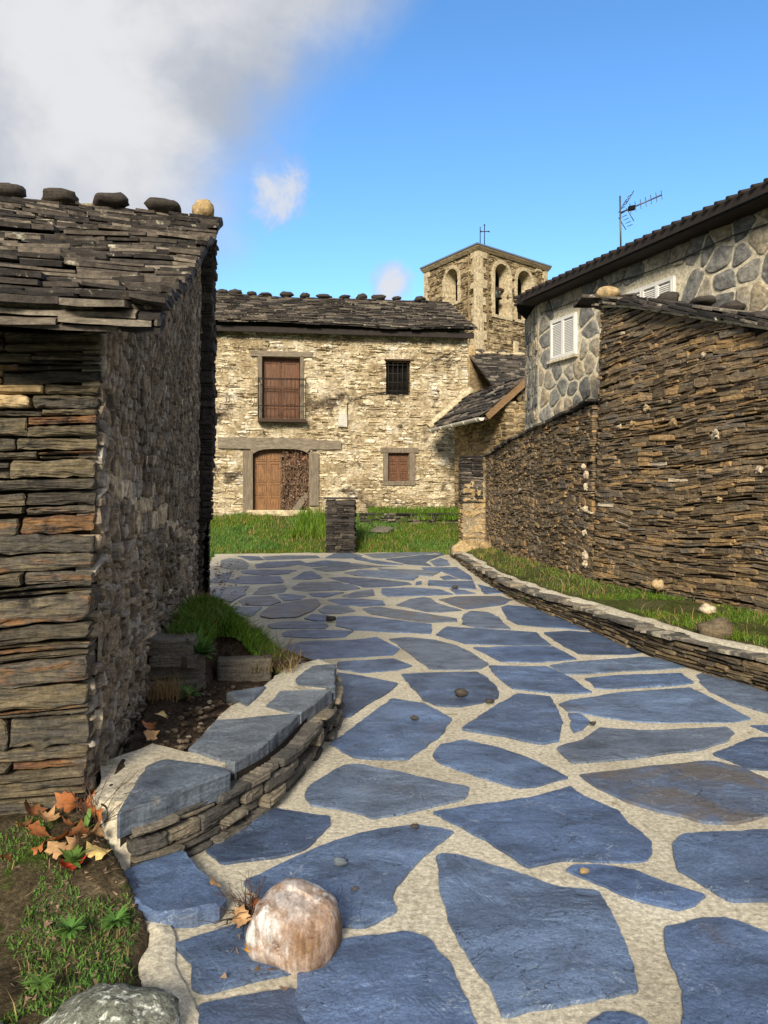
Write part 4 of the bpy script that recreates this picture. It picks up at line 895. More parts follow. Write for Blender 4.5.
    mb = MB(); fac.box(mb, (bal[0] - .35, bal[1] + .40), (-.1, .07), (bal[3], bal[3] + .17), 0, .012, .006); mb.build('lintel', M['greywood'], d)
    b = MB(); fac.box(b, (bal[0] - .12, bal[1] + .20), (.03, .36), (bal[2] - .13, bal[2] - .02), 0, .01, .004); bo = b.build('balcony', M['darkwood'], t)
    b = MB(); z1 = fp(280, 380)[1]; pz = [(bal[0] - .10, .06), (bal[0] - .10, .34), (bal[1] + .17, .34), (bal[1] + .17, .06)]
    for z in (z1, z1 - .035, bal[2] + .38): b.tube([tuple(fac.P(u, z, w)) for u, w in pz], .013, 6)
    for u in np.arange(bal[0] - .10, bal[1] + .18, .125): b.tube([tuple(fac.P(u, bal[2] - .02, .34)), tuple(fac.P(u, z1, .34))], .007, 5)
    for u in (bal[0] - .10, bal[1] + .17):
        b.tube([tuple(fac.P(u, bal[2] - .02, .34)), tuple(fac.P(u, z1 + .03, .34))], .018, 6)
        b.tube([tuple(fac.P(u, bal[2] - .02, .2)), tuple(fac.P(u, z1, .2))], .007, 5)
    b.build('railing', M['iron'], bo)
    # grille window
    w = _b(lambda m: fac.box(m, (gri[0], gri[1]), (-.34, -.3), (gri[2], gri[3]))).build('barred_window', M['black'], t)
    b = MB()
    for u in np.linspace(gri[0] + .08, gri[1] - .08, 5): b.tube([tuple(fac.P(u, gri[2], -.04)), tuple(fac.P(u, gri[3], -.04))], .013, 6)
    for z in np.linspace(gri[2] + .13, gri[3] - .13, 4): b.tube([tuple(fac.P(gri[0], z, -.03)), tuple(fac.P(gri[1], z, -.03))], .013, 6)
    b.build('iron_grille', M['iron'], w)
    b = MB(); fac.box(b, (gri[0] - .06, gri[1] + .12), (-.1, .075), (gri[3], gri[3] + .05), 0, .008); b.build('lintel', M['darkwood'], w)
    # small shuttered window in its grey timber frame
    s = _b(lambda m: leaf_panels(m, win[0] + .01, win[1] - .01, win[2], win[3], -.12, 2, (.33, .34, .33))).build('window_shutter', M['door2'], t)
    fr = frect(383, 449, 415, 487); b = MB()
    fac.box(b, (fr[0], win[0]), (-.1, .065), (win[2], win[3]), 0, .01, .005); fac.box(b, (win[1], fr[1]), (-.1, .065), (win[2], win[3]), 0, .01, .005)
    fac.box(b, (fr[0] - .08, fr[1] + .1), (-.1, .075), (win[3], win[3] + .17), 0, .012, .006); fac.box(b, (fr[0] - .02, fr[1]), (-.1, .07), (win[2] - .15, win[2]), 0, .012, .006)
    b.build('window_frame', M['greypost'], s)
    # big entrance
    lf = frect(254, 449, 282, 514)
    dr = _b(lambda m: leaf_panels(m, lf[0], lf[1], por[2], por[3], -.2, 2, (.28, .2, .32, .2))).build('entrance_door', M['door'], t)
    b = MB(); fac.box(b, (lf[1] + .02, por[1]), (-.24, -.18), (por[2], por[3]))
    for u in np.arange(lf[1] + .12, por[1], .16): fac.box(b, (u, u + .012), (-.18, -.165), (por[2], por[3]))
    b.build('door_leaf', M['door2'], dr)
    po = frect(243, 452, 253, 516); pr = frect(309, 455, 319, 506)
    for q in (po, pr):
        b = MB(); fac.box(b, (q[0], q[1]), (-.15, .075), (q[2], q[3] + .05), 0, .015, .01); b.build('door_post', M['greypost'], dr)
    # lintel with corbelled, arched underside
    b = MB(); lt = frect(218, 438, 341, 452); n = 40; us = np.linspace(lt[0], lt[1], n)
    zt = lt[3] + .01 * vnoise(np.c_[us * 3, 0 * us, 0 * us], 3) - np.where(us > por[1] - .1, .03 + .05 * (us - por[1]), 0)
    zb = np.where((us > por[0]) & (us < por[1]), por[3] + .0 - .16 * (np.abs((us - (por[0] + por[1]) / 2) / ((por[1] - por[0]) / 2)) ** 4), por[3] - .03 + .06 * np.abs(us - (por[0] + por[1]) / 2) * .3)
    ring = lambda w: np.concatenate([np.stack([us, zt], 1), np.stack([us, zb], 1)[::-1]])
    R0 = ring(0); A = fac.P(R0[:, 0], R0[:, 1], np.full(2 * n, .10)); B = fac.P(R0[:, 0], R0[:, 1], np.full(2 * n, -.2)); k = b.verts(A); k2 = b.verts(B); i = np.arange(2 * n); j = (i + 1) % (2 * n)
    b.faces(np.stack([k + i, k + j, k2 + j, k2 + i], 1)); ii = np.arange(n - 1); b.faces(np.stack([k + ii, k + 2 * n - 1 - ii, k + 2 * n - 2 - ii, k + ii + 1], 1))
    b.build('lintel', M['greywood'], dr)
    b = MB(); th = frect(253, 507, 306, 518); fac.box(b, (th[0] - .2, th[1] + .1), (-.15, .16), (th[2] - .2, th[3] - .10), 0, .03, .02); b.build('threshold', M['quoin'], dr)
    # meter box
    mbx = frect(338, 415, 347, 427); b = MB(); fac.box(b, (mbx[0], mbx[1]), (-.02, .14), (mbx[2], mbx[3]), 0, 0, .01); fac.box(b, (mbx[0] + .03, mbx[1] - .03), (.14, .15), (mbx[2] + .03, mbx[3] - .03)); mo = b.build('meter_box', M['meter'], t)
    b = MB()
    def cab(pts, r=.013): b.tube([tuple(fac.P(*fp(*p), .09)) for p in pts], r, 6)
    cab([(347, 416), (347, 403), (352, 400), (362, 396), (374, 393.5), (387, 393)]); b.build('cable', M['cable'], t); b = MB(); cab([(411, 374), (418, 369), (432, 361), (445, 355), (462, 349), (469, 345)], .010)
    b.build('cable', M['cable'], t)
    return por, lf
def _b(fn):
    m = MB(); fn(m); return m
POR, LEAF = build_house()

def build_vine():
    rs = np.random.RandomState(5); mb = MB()
    u0, u1, z0, z1 = LEAF[1] - .05, POR[1] + .02, POR[2], POR[3]
    for k in range(70):
        u = rs.uniform(u0 + .1, u1); z = z0; w = -.1; pts = []; top = rs.uniform(.5, 1.0) * (z1 - z0)
        while z < z0 + top and len(pts) < 14:
            pts.append(tuple(fac.P(u, z, w))); u = min(max(u + rs.normal(0, .06), u0), u1); z += rs.uniform(.08, .2); w = -.13 + rs.uniform(0, .14)
        if len(pts) > 2: mb.tube(pts, rs.uniform(.004, .010), 4)
    for k in range(900):
        u, z, w = rs.uniform(u0, u1), z0 + (z1 - z0) * rs.beta(1.2, 1.2), rs.uniform(-.14, .04); a = rs.normal(0, .035, (3, 3)) + fac.P(u, z, w); mb.poly(a)
    o = mb.build('dead_creeper', M['vine']); tag(o, 'dry brown creeper covering the right half of the big entrance door', 'climbing plant')
    mb = MB(); a = np.array(fac.P(*fp(293, 513), .12)); b = np.array(fac.P(*fp(307, 494), -.06)); d = b - a; L = np.linalg.norm(d); d /= L; s = np.cross(d, fac.en); s /= np.linalg.norm(s)
    mb.box(a, d, s, np.cross(d, s), (0, L), (-.10, .10), (-.02, .02), 0, .01, .004)
    tag(mb.build('plank', M['greypost']), 'short grey plank leaning across the foot of the creeper-covered door', 'plank')
build_vine()

# ------------------------------------------------------------------ church: tower and nave
TP0, TPL, TPR = np.array([4.28, 35.0]), np.array([2.06, 38.6]), np.array([8.10, 38.3])
def arch_z(u, c, hw, zs): return zs + np.sqrt(np.maximum(hw * hw - (u - c) ** 2, 0))
def build_church():
    t = thing('stone_church', 'stone church with a square bell tower of round arches and pale quoins behind the house', 'church', (5, 38, .8))
    rng = random.Random(8); H = 12.75
    fl = Frame(TP0, TPL - TP0, 1); fr = Frame(TP0, TPR - TP0, 0); assert fl.en[0] < 0 and fr.en[1] < 0
    LL = np.linalg.norm(TPL - TP0); LR = np.linalg.norm(TPR - TP0)
    def uz(F, px, py):
        k = (px - 384) / FPX; u = (k * F.O[1] - F.O[0]) / (F.ex[0] - k * F.ex[1]); return u, CAMZ - (py - HOR) / FPX * (F.O[1] + u * F.ex[1])
    def arch(F, x0, x1, yt, yb):
        a, b = sorted((uz(F, x0, 290)[0], uz(F, x1, 290)[0])); c, hw = (a + b) / 2, (b - a) / 2; zt = uz(F, (x0 + x1) / 2, yt)[1]; zb = uz(F, (x0 + x1) / 2, yb)[1]
        return c, hw, zt - hw, zb
    AL = [arch(fl, 445.5, 458, 269, 303)]; AR = [arch(fr, 494.5, 509, 264, 316), arch(fr, 517, 531.5, 271, 321)]
    wall = MB(); quo = MB(); trims = []; 
    for F, Ln, A, sd in ((fl, LL, AL, 1), (fr, LR, AR, 2)):
        r = courses(.12, Ln - .1, .6, H - .12, (.09, .17), (.2, .6), rng); uc = (r[:, 0] + r[:, 1]) / 2; vc = (r[:, 2] + r[:, 3]) / 2; keep = np.ones(len(r), bool)
        for c, hw, zs, zb in A: keep &= ~((np.abs(uc - c) < hw + .2) & (vc > zb - .05) & (vc < arch_z(uc, c, hw + .16, zs)))
        stones(wall, r[keep], F.P, 60 + sd, gap=.02, prot=(-.02, .035), depth=.1, bev=.02, jit=.4, tilt=.05, warp=(0, 1), rounding=.6, nz=.02, nf=4)
        us = np.arange(0, Ln + .05, .06); vs = np.arange(.6, H, .06); ucc = (us[1:] + us[:-1]) / 2; vcc = (vs[1:] + vs[:-1]) / 2; K = np.ones((len(ucc), len(vcc)), bool)
        for c, hw, zs, zb in A: K &= ~((np.abs(ucc[:, None] - c) < hw) & (vcc[None] > zb) & (vcc[None] < arch_z(ucc[:, None], c, hw, zs)))
        sheet(wall, F.P, us, vs, -.015, 0, K); sheet(wall, F.P, us, vs, -.62, 0, K)
        for c, hw, zs, zb in A:
            tr = MB(); ng = 14; ang = np.linspace(math.pi, 0, ng)
            pr = [(c - hw, zb + (zs - zb) * q) for q in np.linspace(0, 1, 9)[:-1]] + [(c + hw * math.cos(q), zs + hw * math.sin(q)) for q in ang] + [(c + hw, zs - (zs - zb) * q) for q in np.linspace(0, 1, 9)[1:]]
            pr = np.array(pr); m = len(pr); cen = np.array([c, zs])
            out = pr.copy()
            for q in range(m):
                if pr[q, 1] <= zs + 1e-6: out[q, 0] += np.sign(pr[q, 0] - c) * (.17 + .05 * (q % 2))
                else: out[q] += (pr[q] - cen) / hw * .17
            for q in range(m - 1):                      # voussoirs and jamb blocks
                o4 = [pr[q], pr[q + 1], out[q + 1], out[q]]; w = .03 + rng.uniform(0, .02)
                Af = [F.P(x, z, w) for x, z in o4]; Bf = [F.P(x, z, -.62) for x, z in o4]; k = tr.verts(Af + Bf)
                tr.faces(np.array([[0, 1, 2, 3], [4, 7, 6, 5], [0, 4, 5, 1], [1, 5, 6, 2], [2, 6, 7, 3], [3, 7, 4, 0]]) + k)
            F.box(tr, (c - hw - .2, c + hw + .2), (-.62, .05), (zb - .14, zb))
            tr.build('arch_surround', M['quoin'], t)
    fb = Frame(TPL, TPR - TP0, 1); fr2 = Frame(TPR, TPL - TP0, 0)
    sheet(wall, fb.P, [0, LR], [.6, H], 0); sheet(wall, fr2.P, [0, LL], [.6, H], 0)
    wall.build('tower_wall', M['tower'], t)
    # quoins
    for corner in range(3):
      quo = MB()
      for F, Ln in ((fl, LL), (fr, LR)):
        z = 5.0; i = 0
        while z < H - .15:
            h = rng.uniform(.26, .42); h = min(h, H - .14 - z); l = (.52, .30)[(i + (F is fr)) % 2] * rng.uniform(.85, 1.15)
            if corner == 0: F.box(quo, (-.055, l), (-.2, .055 + rng.uniform(0, .012)), (z, z + h + .004), 0, .012, .006)
            elif (corner == 1) == (F is fl): F.box(quo, (Ln - l * .7, Ln + .04), (-.2, .05), (z, z + h + .004), 0, .012, .006)
            z += h; i += 1
      quo.build('corner_quoin', M['quoin'], t)
    ch = MB(); c4 = [TP0, TPR, TPR + (TPL - TP0), TPL]; cen = sum(c4) / 4
    floor_ = MB(); floor_.poly([(p[0], p[1], 8.6) for p in c4]); floor_.build('belfry_floor', M['darkwood'], t)
    E = [cen + (p - cen) * 1.075 for p in c4]; E2 = [cen + (p - cen) * 1.03 for p in c4]; cor = MB()
    for k in range(4):
        a, b = E2[k], E2[(k + 1) % 4]; a2, b2 = E[k], E[(k + 1) % 4]
        cor.poly([(*a, H - .12), (*b, H - .12), (*b2, H + .02), (*a2, H + .02)]); cor.poly([(*a2, H + .02), (*b2, H + .02), (*b2, H + .09), (*a2, H + .09)])
    cor.build('cornice', M['tower'], t)
    roof = MB(); E3 = [cen + (p - cen) * 1.09 for p in c4]
    for k in range(4):
        a, b = E3[k], E3[(k + 1) % 4]; roof.poly([(*a, H + .09), (*b, H + .09), (*b, H + .16), (*a, H + .16)]); roof.poly([(*a, H + .16), (*b, H + .16), (*cen, H + .85)]); roof.poly([(*a, H + .09), (*b, H + .09), (*cen, H + .09)][::-1])
    roof.build('tower_roof', M['metalroof'], t)
    def rod(px, y0, y1, cross, nm):
        d = 35.4; x = (px - 384) / FPX * d; z0 = CAMZ + (HOR - y0) / FPX * d; z1 = CAMZ + (HOR - y1) / FPX * d; b = MB(); b.tube([(x, d, z0), (x, d, z1)], .022, 6)
        if cross:
            b.tube([(x - .16, d, z1 - .3), (x + .2, d, z1 - .3)], .02, 6)
            for q in ((x - .16, z1 - .3), (x + .2, z1 - .3), (x, z1)): blob(b, (q[0], d, q[1]), (.04, .04, .04), 1, 0, nu=8, nv=6)
        b.build(nm, M['iron'], t)
    rod(484.5, 246, 225, True, 'iron_cross'); rod(480.2, 246, 227, False, 'lightning_rod')
    # nave in front of the tower
    nv = Frame((3.42, 31.5), (.985, .17), 0); zr, ze = 7.25, 4.9; run = 4.4; d3 = (nv.en * run + Z3 * (ze - zr)); L = np.linalg.norm(d3); d3 = -d3 / L; n = np.cross(nv.ex, d3); n *= np.sign(n[2]); eo = nv.P(0, ze, run)
    Pn = lambda s, v, h: eo + np.asarray(s)[..., None] * nv.ex + np.asarray(v)[..., None] * d3 + np.asarray(h)[..., None] * n
    rb = MB(); slates(rb, Pn, 7, L, .2, (.2, .5), (.03, .05), 14, lift=.05, ragged=.05, jz=.04); U, V = np.meshgrid([0, 7.], [0, L], indexing='ij'); rb.grid(Pn(U, V, 0 * U + .02)); rb.build('nave_roof', M['roof'], t)
    b = MB()
    for i in range(9):
        s = .1 + i * .62; blob(b, nv.P(s + .22, zr + .06, 0), (.3, .2, .09), 70 + i, .25, ex=nv.ex, ey=-nv.en)
    b.build('ridge_mortar', M['quoin'], t)
    for i in range(6):
        b = MB(); blob(b, nv.P(.55 + i * .95, zr + .17, -.1), (.24, .18, .09), 90 + i, .25, ex=nv.ex, ey=-nv.en); b.build('ridge_stone', M['roof'], t)
    b = MB(); nv.box(b, (0.02, 6.9), (.35, run - .35), (.6, ze + .1)); nv.box(b, (.02, 6.9), (-.35, .35), (.6, zr - .1)); nv.box(b, (-.35, .25), (-.2, .3), (.6, zr + .35), 1, .02, .02)
    b.build('nave_wall', [M['tower'], M['plaster']], t)
    b = MB(); F = fr; q = uz(F, 514, 352); F.box(b, (q[0] - .12, q[0] + .2), (.05, .14), (q[1] - .6, q[1] + .5), 0, .02, .02); b.build('pale_stone', M['quoin'], t)
    return fl, fr, AL, AR
fl, fr, AL, AR = build_church()
def bell(F, A, r, lab, drop):
    c, hw, zs, zb = A; mb = MB(); prof = [(0, .0), (.35, .02), (.5, .12), (.55, .5), (.62, .8), (.85, 1.05), (1.0, 1.15), (.9, 1.13), (.5, .8)]
    ctr = F.P(c, zs + hw * drop, -.35); n = 16; a = np.linspace(0, 2 * np.pi, n + 1)
    G = np.array([[ctr + np.array([r * p * math.cos(q), r * p * math.sin(q), -r * h * 1.25]) for p, h in prof] for q in a]); mb.grid(G)
    o = mb.build('bell', M['bronze']); tag(o, lab, 'bell', 'bells in the church tower')
    mb = MB(); F.box(mb, (c - hw - .05, c + hw + .05), (-.41, -.29), (zs + hw * drop, zs + hw * drop + .12)); mb.build('headstock', M['darkwood'], o)
bell(fl, AL[0], .28, 'dark bell low in the single arch on the left face of the church tower', -2.4)
bell(fr, AR[0], .30, 'dark bell hanging in the taller arch nearest the corner of the church tower', -1.2)

# ------------------------------------------------------------------ lean-to shed between house and wall
def build_shed():
    t = thing('lean_to_shed', 'small stone lean-to with a steep slate roof and a white gutter beside the house', 'shed', (2.6, 22, .4))
    gx = np.array([1.09, -3.7]); F = Frame((1.5, 23.95), gx, 1)            # along the gutter, towards the viewer
    if F.en[0] > 0: F = Frame((1.5, 23.95), gx, 0)
    Lg = np.linalg.norm(gx); up = -F.en; z0, rise, run = 3.55, 1.12, 1.30; L = math.hypot(rise, run); d3 = (up * run + Z3 * rise) / L; n = np.cross(F.ex, d3); n *= np.sign(n[2]); o0 = F.P(0, z0, 0)
    P = lambda s, v, h: o0 + np.asarray(s)[..., None] * F.ex + np.asarray(v)[..., None] * d3 + np.asarray(h)[..., None] * n
    rb = MB(); slates(rb, P, Lg, L, .2, (.25, .7), (.025, .045), 15, lift=.05, ragged=.05, jz=.04); U, V = np.meshgrid(np.linspace(0, Lg, 4), np.linspace(0, L, 4), indexing='ij'); rb.grid(P(U, V, 0 * U + .02)); rb.grid(P(U, V, 0 * U - .07), 1)
    rf = rb.build('roof', [M['roof'], M['darkwood']], t)
    b = MB(); b.tube([tuple(P(np.array(.02), np.array(q), np.array(.12))) for q in np.linspace(-.05, L + .1, 8)], [.10, .12, .13, .12, .13, .12, .14, .15], 8); b.build('mortar_flashing', M['quoin'], rf)
    b = MB(); a = np.linspace(math.pi, 2 * math.pi, 9); 
    def prof(s): return np.array([F.P(s, z0 - .02 + .085 * math.sin(q), .06 + .085 * math.cos(q)) for q in a])
    G = np.array([prof(s) for s in np.linspace(-.1, Lg + .08, 8)]); b.grid(G); b.grid(G + np.array([0, 0, .012]))
    for s in np.linspace(.2, Lg - .1, 5): b.tube([tuple(F.P(s, z0 - .02 + .093 * math.sin(q), .06 + .093 * math.cos(q))) for q in a], .012, 5)
    b.poly([tuple(p) for p in prof(Lg + .08)]); g = b.build('gutter', M['gutter'], t)
    b = MB(); e0 = P(np.array(Lg + .01), np.array(.1), np.array(-.16)); b.box(e0, d3, F.ex, n, (0, L - .1), (0, .035), (0, .17), 0, .006); b.build('fascia_board', M['board'], t)
    b = MB()
    for s in np.arange(.2, Lg, .4): b.box(P(np.array(s), np.array(.0), np.array(-.13)), d3, F.ex, n, (0, L), (0, .08), (0, .07))
    b.build('rafter', M['darkwood'], t)
    rng = random.Random(6); W = MB(); F2 = Frame(F.P(.0, 0, -.75)[:2], gx, 0 if F.en[0] < 0 and np.allclose(Frame((0, 0), gx, 0).en, F.en) else 1)
    rr = courses(0, Lg - .1, .3, 3.9, (.08, .16), (.2, .5), rng); stones(W, rr, F2.P, 33, gap=.02, depth=.2, bev=.02, jit=.4, prot=(-.01, .04)); sheet(W, F2.P, [0, Lg - .1], [.3, 3.95], -.0, 1)
    Ff = Frame(F2.P(Lg - .12, 0, 0)[:2], -F.en[:2], 0)
    if Ff.en[1] > 0: Ff = Frame(F2.P(Lg - .12, 0, 0)[:2], -F.en[:2], 1)
    rr = courses(0, 2.4, .3, 5.2, (.08, .16), (.2, .5), rng); rr = rr[rr[:, 3] < 4.0 + .8 * (rr[:, 0] + rr[:, 1]) / 2]; stones(W, rr, Ff.P, 34, gap=.02, depth=.2, bev=.02, jit=.4); sheet(W, Ff.P, [0, 2.4], [.3, 3.95], -.005, 1)
    W.build('wall', [M['tower'], M['plaster']], t)
build_shed()

# ------------------------------------------------------------------ house with mosaic stone walls, right
MK = np.array([3.0, 15.0]); MW = np.array([.361, -.933]); MN = np.array([-.933, -.361])
def voronoi_cells(U0, U1, V0, V1, cell, rng, squash=1.0):
    pts = []
    nu, nv = int((U1 - U0) / cell), int((V1 - V0) / cell)
    for i in range(-1, nu + 1):
        for j in range(-1, nv + 1):
            if rng.random() < .12: continue
            pts.append((U0 + (i + .5 + (j % 2) * .5 + rng.uniform(-.36, .36)) * cell, V0 + (j + .5 + rng.uniform(-.36, .36)) * cell))
    out = []
    for p in pts:
        P = [(p[0] - cell * 2, p[1] - cell * 2), (p[0] + cell * 2, p[1] - cell * 2), (p[0] + cell * 2, p[1] + cell * 2), (p[0] - cell * 2, p[1] + cell * 2)]
        for q in pts:
            dx, dy = q[0] - p[0], q[1] - p[1]; L = math.hypot(dx, dy)
            if q is p or L > cell * 3: continue
            a, b, c = dx, dy, (q[0] ** 2 + q[1] ** 2 - p[0] ** 2 - p[1] ** 2) / 2 - (.018 + .012 * rng.random()) * L; r = []
            for k in range(len(P)):
                s, e = P[k], P[(k + 1) % len(P)]; fs, fe = a * s[0] + b * s[1] - c, a * e[0] + b * e[1] - c
                if fs <= 0: r.append(s)
                if fs * fe < 0: w = fs / (fs - fe); r.append((s[0] + w * (e[0] - s[0]), s[1] + w * (e[1] - s[1])))
            P = r
            if len(P) < 3: break
        if len(P) < 3: continue
        for ax, lo, hi in ((0, U0, U1), (1, V0, V1)):
            P = [tuple(min(max(v, (U0, V0)[k]), (U1, V1)[k]) for k, v in enumerate(q)) for q in P]
        out.append(np.array(P))
    return out
def chaikin(P, n=2):
    for _ in range(n):
        Q = np.roll(P, -1, 0); P = np.stack([.84 * P + .16 * Q, .16 * P + .84 * Q], 1).reshape(-1, 2)
    return P
def mosaic(mb, F, U0, U1, V0, V1, cell, rng, holes=()):
    for P in voronoi_cells(U0, U1, V0, V1, cell, rng):
        c = P.mean(0)
        if any(h[0] - .12 < c[0] < h[1] + .12 and h[2] - .12 < c[1] < h[3] + .12 for h in holes): continue
        if np.ptp(P[:, 0]) < .06 or np.ptp(P[:, 1]) < .06: continue
        for h in holes:
            if h[2] < c[1] < h[3]: P[:, 0] = np.where((c[0] < h[0]), np.minimum(P[:, 0], h[0] - .03), np.where(c[0] > h[1], np.maximum(P[:, 0], h[1] + .03), P[:, 0]))
            elif h[0] < c[0] < h[1]: P[:, 1] = np.where((c[1] < h[2]), np.minimum(P[:, 1], h[2] - .03), np.maximum(P[:, 1], h[3] + .03))
        Q = chaikin(P); Q = Q + np.stack([vnoise(np.c_[Q * 14, 0 * Q[:, 0]], 41), vnoise(np.c_[Q * 14, 0 * Q[:, 0] + 3], 42)], 1) * .012
        n = len(Q); tu, tv = rng.gauss(0, .05), rng.gauss(0, .05); pr = rng.uniform(.012, .03)
        rings = [F.P(Q[:, 0], Q[:, 1], np.full(n, -.05))]
        for k, w in ((1, pr * .3), (.93, pr), (.55, pr + .008)):
            q = c + (Q - c) * k; rings.append(F.P(q[:, 0], q[:, 1], w + tu * (q[:, 0] - c[0]) + tv * (q[:, 1] - c[1]) + .006 * fbm(np.c_[q * 9, 0 * q[:, 0]], 9)))
        b = mb.verts(np.concatenate(rings)); i = np.arange(n); j = (i + 1) % n
        for r in range(3): mb.faces(np.stack([b + r * n + i, b + r * n + j, b + (r + 1) * n + j, b + (r + 1) * n + i], 1))
        mb.faces([list(b + 3 * n + i)])
def build_mosaic_house():
    t = thing('mosaic_stone_house', 'grey mosaic-stone house with cream pointing, white shutters and a dark tiled eave', 'house', (5, 13, 0))
    F = Frame(MK, MW, 0)
    if F.en[0] > 0: F = Frame(MK, MW, 1)
    rng = random.Random(17); H = 5.24; Ln = 9.5
    sh = [(.49, 1.29, 4.03, 4.78), (2.70, 3.76, 4.03, 4.78)]
    mb = MB(); mosaic(mb, F, .03, Ln, 1.2, H, .34, rng, sh); F.box(mb, (0, Ln), (-.4, 0), (0, H), 1)
    F3 = Frame(MK, (.03, 1.5), 1 if Frame(MK, (.03, 1.5), 0).en[0] > 0 else 0)
    r = courses(.02, 1.5, 1.2, H, (.22, .42), (.16, .34), rng, split=0); stones(mb, r, F3.P, 51, gap=.05, prot=(.01, .03), depth=.06, bev=.012, jit=.35, warp=(.05, 2), rounding=.9, mat=0); sheet(mb, F3.P, [0, 1.5], [0, H], 0, 1)
    mb.build('wall', [M['mosaic'], M['render']], t)
    for k, (a, b, c, d) in enumerate(sh):
        fr_ = MB(); 
        for (p, q, r_, s) in ((a, b, c, c + .02), (a, b, d - .02, d), (a, a + .02, c + .02, d - .02), (b - .02, b, c + .02, d - .02)): F.box(fr_, (p, q), (-.01, .045), (r_, s), 0, 0, .004)
        F.box(fr_, (a + .02, b - .02), (0, .004), (c + .02, d - .02))
        w = fr_.build('shuttered_window', M['white'], t); n = 2 if k == 0 else 3; g = (b - a - .04) / n
        for q in range(n):
            sl = MB(); u0, u1 = a + .024 + q * g, a + .016 + (q + 1) * g
            for (p0, p1, r0, r1) in ((u0, u1, c + .024, c + .06), (u0, u1, d - .06, d - .024), (u0, u0 + .035, c + .06, d - .06), (u1 - .035, u1, c + .06, d - .06)): F.box(sl, (p0, p1), (.006, .05), (r0, r1), 0, 0, .003)
            for z in np.arange(c + .065, d - .07, .030): sl.box(F.P(0, z, .012), F.ex, (F.en * .55 - Z3 * .83), (F.en * .83 + Z3 * .55), (u0 + .035, u1 - .035), (0, .036), (0, .005))
            sl.build('shutter_leaf', M['white'], w)
        b_ = MB(); F.box(b_, (a - .05, b + .05), (-.01, .085), (c - .05, c - .005), 0, 0, .006); b_.build('sill', M['render'], w)
    # roof: eave follows the bend at the far end
    ov = .40; e = [np.array(MK + MN * ov + MW * s) for s in (Ln + .3, 6, 3, 1.2, .3)] + [np.array(MK + np.array([-.40, .05])), np.array(MK + np.array([-.30, .62])), np.array(MK + np.array([.1, 1.55])), np.array(MK + np.array([1.0, 2.4]))]
    zz = 5.33; bk = [np.array([.933, .361]) * 4.2] * len(e); rf = MB(); n = len(e)
    for k in range(n - 1):
        a, b = e[k], e[k + 1]; A, B = a + bk[k], b + bk[k + 1]
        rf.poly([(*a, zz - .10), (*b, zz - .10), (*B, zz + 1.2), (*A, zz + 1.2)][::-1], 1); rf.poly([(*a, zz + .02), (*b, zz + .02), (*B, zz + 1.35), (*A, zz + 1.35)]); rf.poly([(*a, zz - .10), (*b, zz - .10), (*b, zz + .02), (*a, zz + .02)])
    pts = []
    for k in range(n - 1):
        L = np.linalg.norm(e[k + 1] - e[k]); pts += [e[k] + (e[k + 1] - e[k]) * q / max(1, int(L / .2)) for q in range(max(1, int(L / .2)))]
    for p in pts:
        d = np.array([.933, .361]); s = p - d * .05; rf.tube([(*s, zz + .02), (*(p + d * 4.2), zz + 1.35)], .032, 8)
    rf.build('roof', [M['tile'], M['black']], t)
    b = MB(); F.box(b, (-.1, Ln), (.0, .36), (5.205, 5.235)); b.build('soffit', M['tile'], t)
    b = MB(); us = np.linspace(.2, Ln - .2, 24); b.tube([tuple(F.P(u, 5.02 - .05 * abs(math.sin(u * 1.3)), .05)) for u in us], .009, 6); b.build('cable', M['cable'], t)
build_mosaic_house()
def build_antenna():
    d = 12.4; X = lambda px: (px - 384) / FPX * d; Z = lambda py: CAMZ + (HOR - py) / FPX * d
    t = thing('television_antenna', 'thin television aerial on a mast above the mosaic-stone house roof', 'antenna', (X(620.5), d, Z(250)))
    b = MB(); b.tube([(X(621), d, Z(262)), (X(620), d, Z(196))], .014, 6); b.build('mast', M['alu'], t)
    b = MB(); b.tube([(X(620), d, Z(213)), (X(656), d - .25, Z(201))], .012, 6)
    for i, q in enumerate(np.linspace(.25, 1, 7)):
        p = np.array([X(620), d, Z(213)]) * (1 - q) + np.array([X(656), d - .25, Z(201)]) * q; h = .13 - .02 * q; v = np.array([.12, .55, .83]); v /= np.linalg.norm(v); b.tube([tuple(p - v * h), tuple(p + v * h)], .006, 5)
    b.build('boom', M['alu'], t)
    b = MB(); b.box((X(630), d - .08, Z(210)), (1, 0, .2), (0, 1, 0), (0, 0, 1), (-.05, .05), (-.03, .03), (-.035, .035)); b.build('feeder_box', M['black'], t)
    b = MB(); c = np.array([X(622), d - .02, Z(211)])
    for s in (1, -1):
        for q in np.linspace(0, 1, 5):
            o = c + np.array([.12 * q, 0, s * (.04 + .20 * q)]); b.tube([tuple(o - np.array([.03, .22, .06])), tuple(o + np.array([.03, .22, .06]))], .006, 5)
        for y in (-.2, .2): b.tube([tuple(c + np.array([0, y, s * .04])), tuple(c + np.array([.12, y, s * .24]))], .007, 5)
    b.build('reflector', M['alu'], t)
build_antenna()

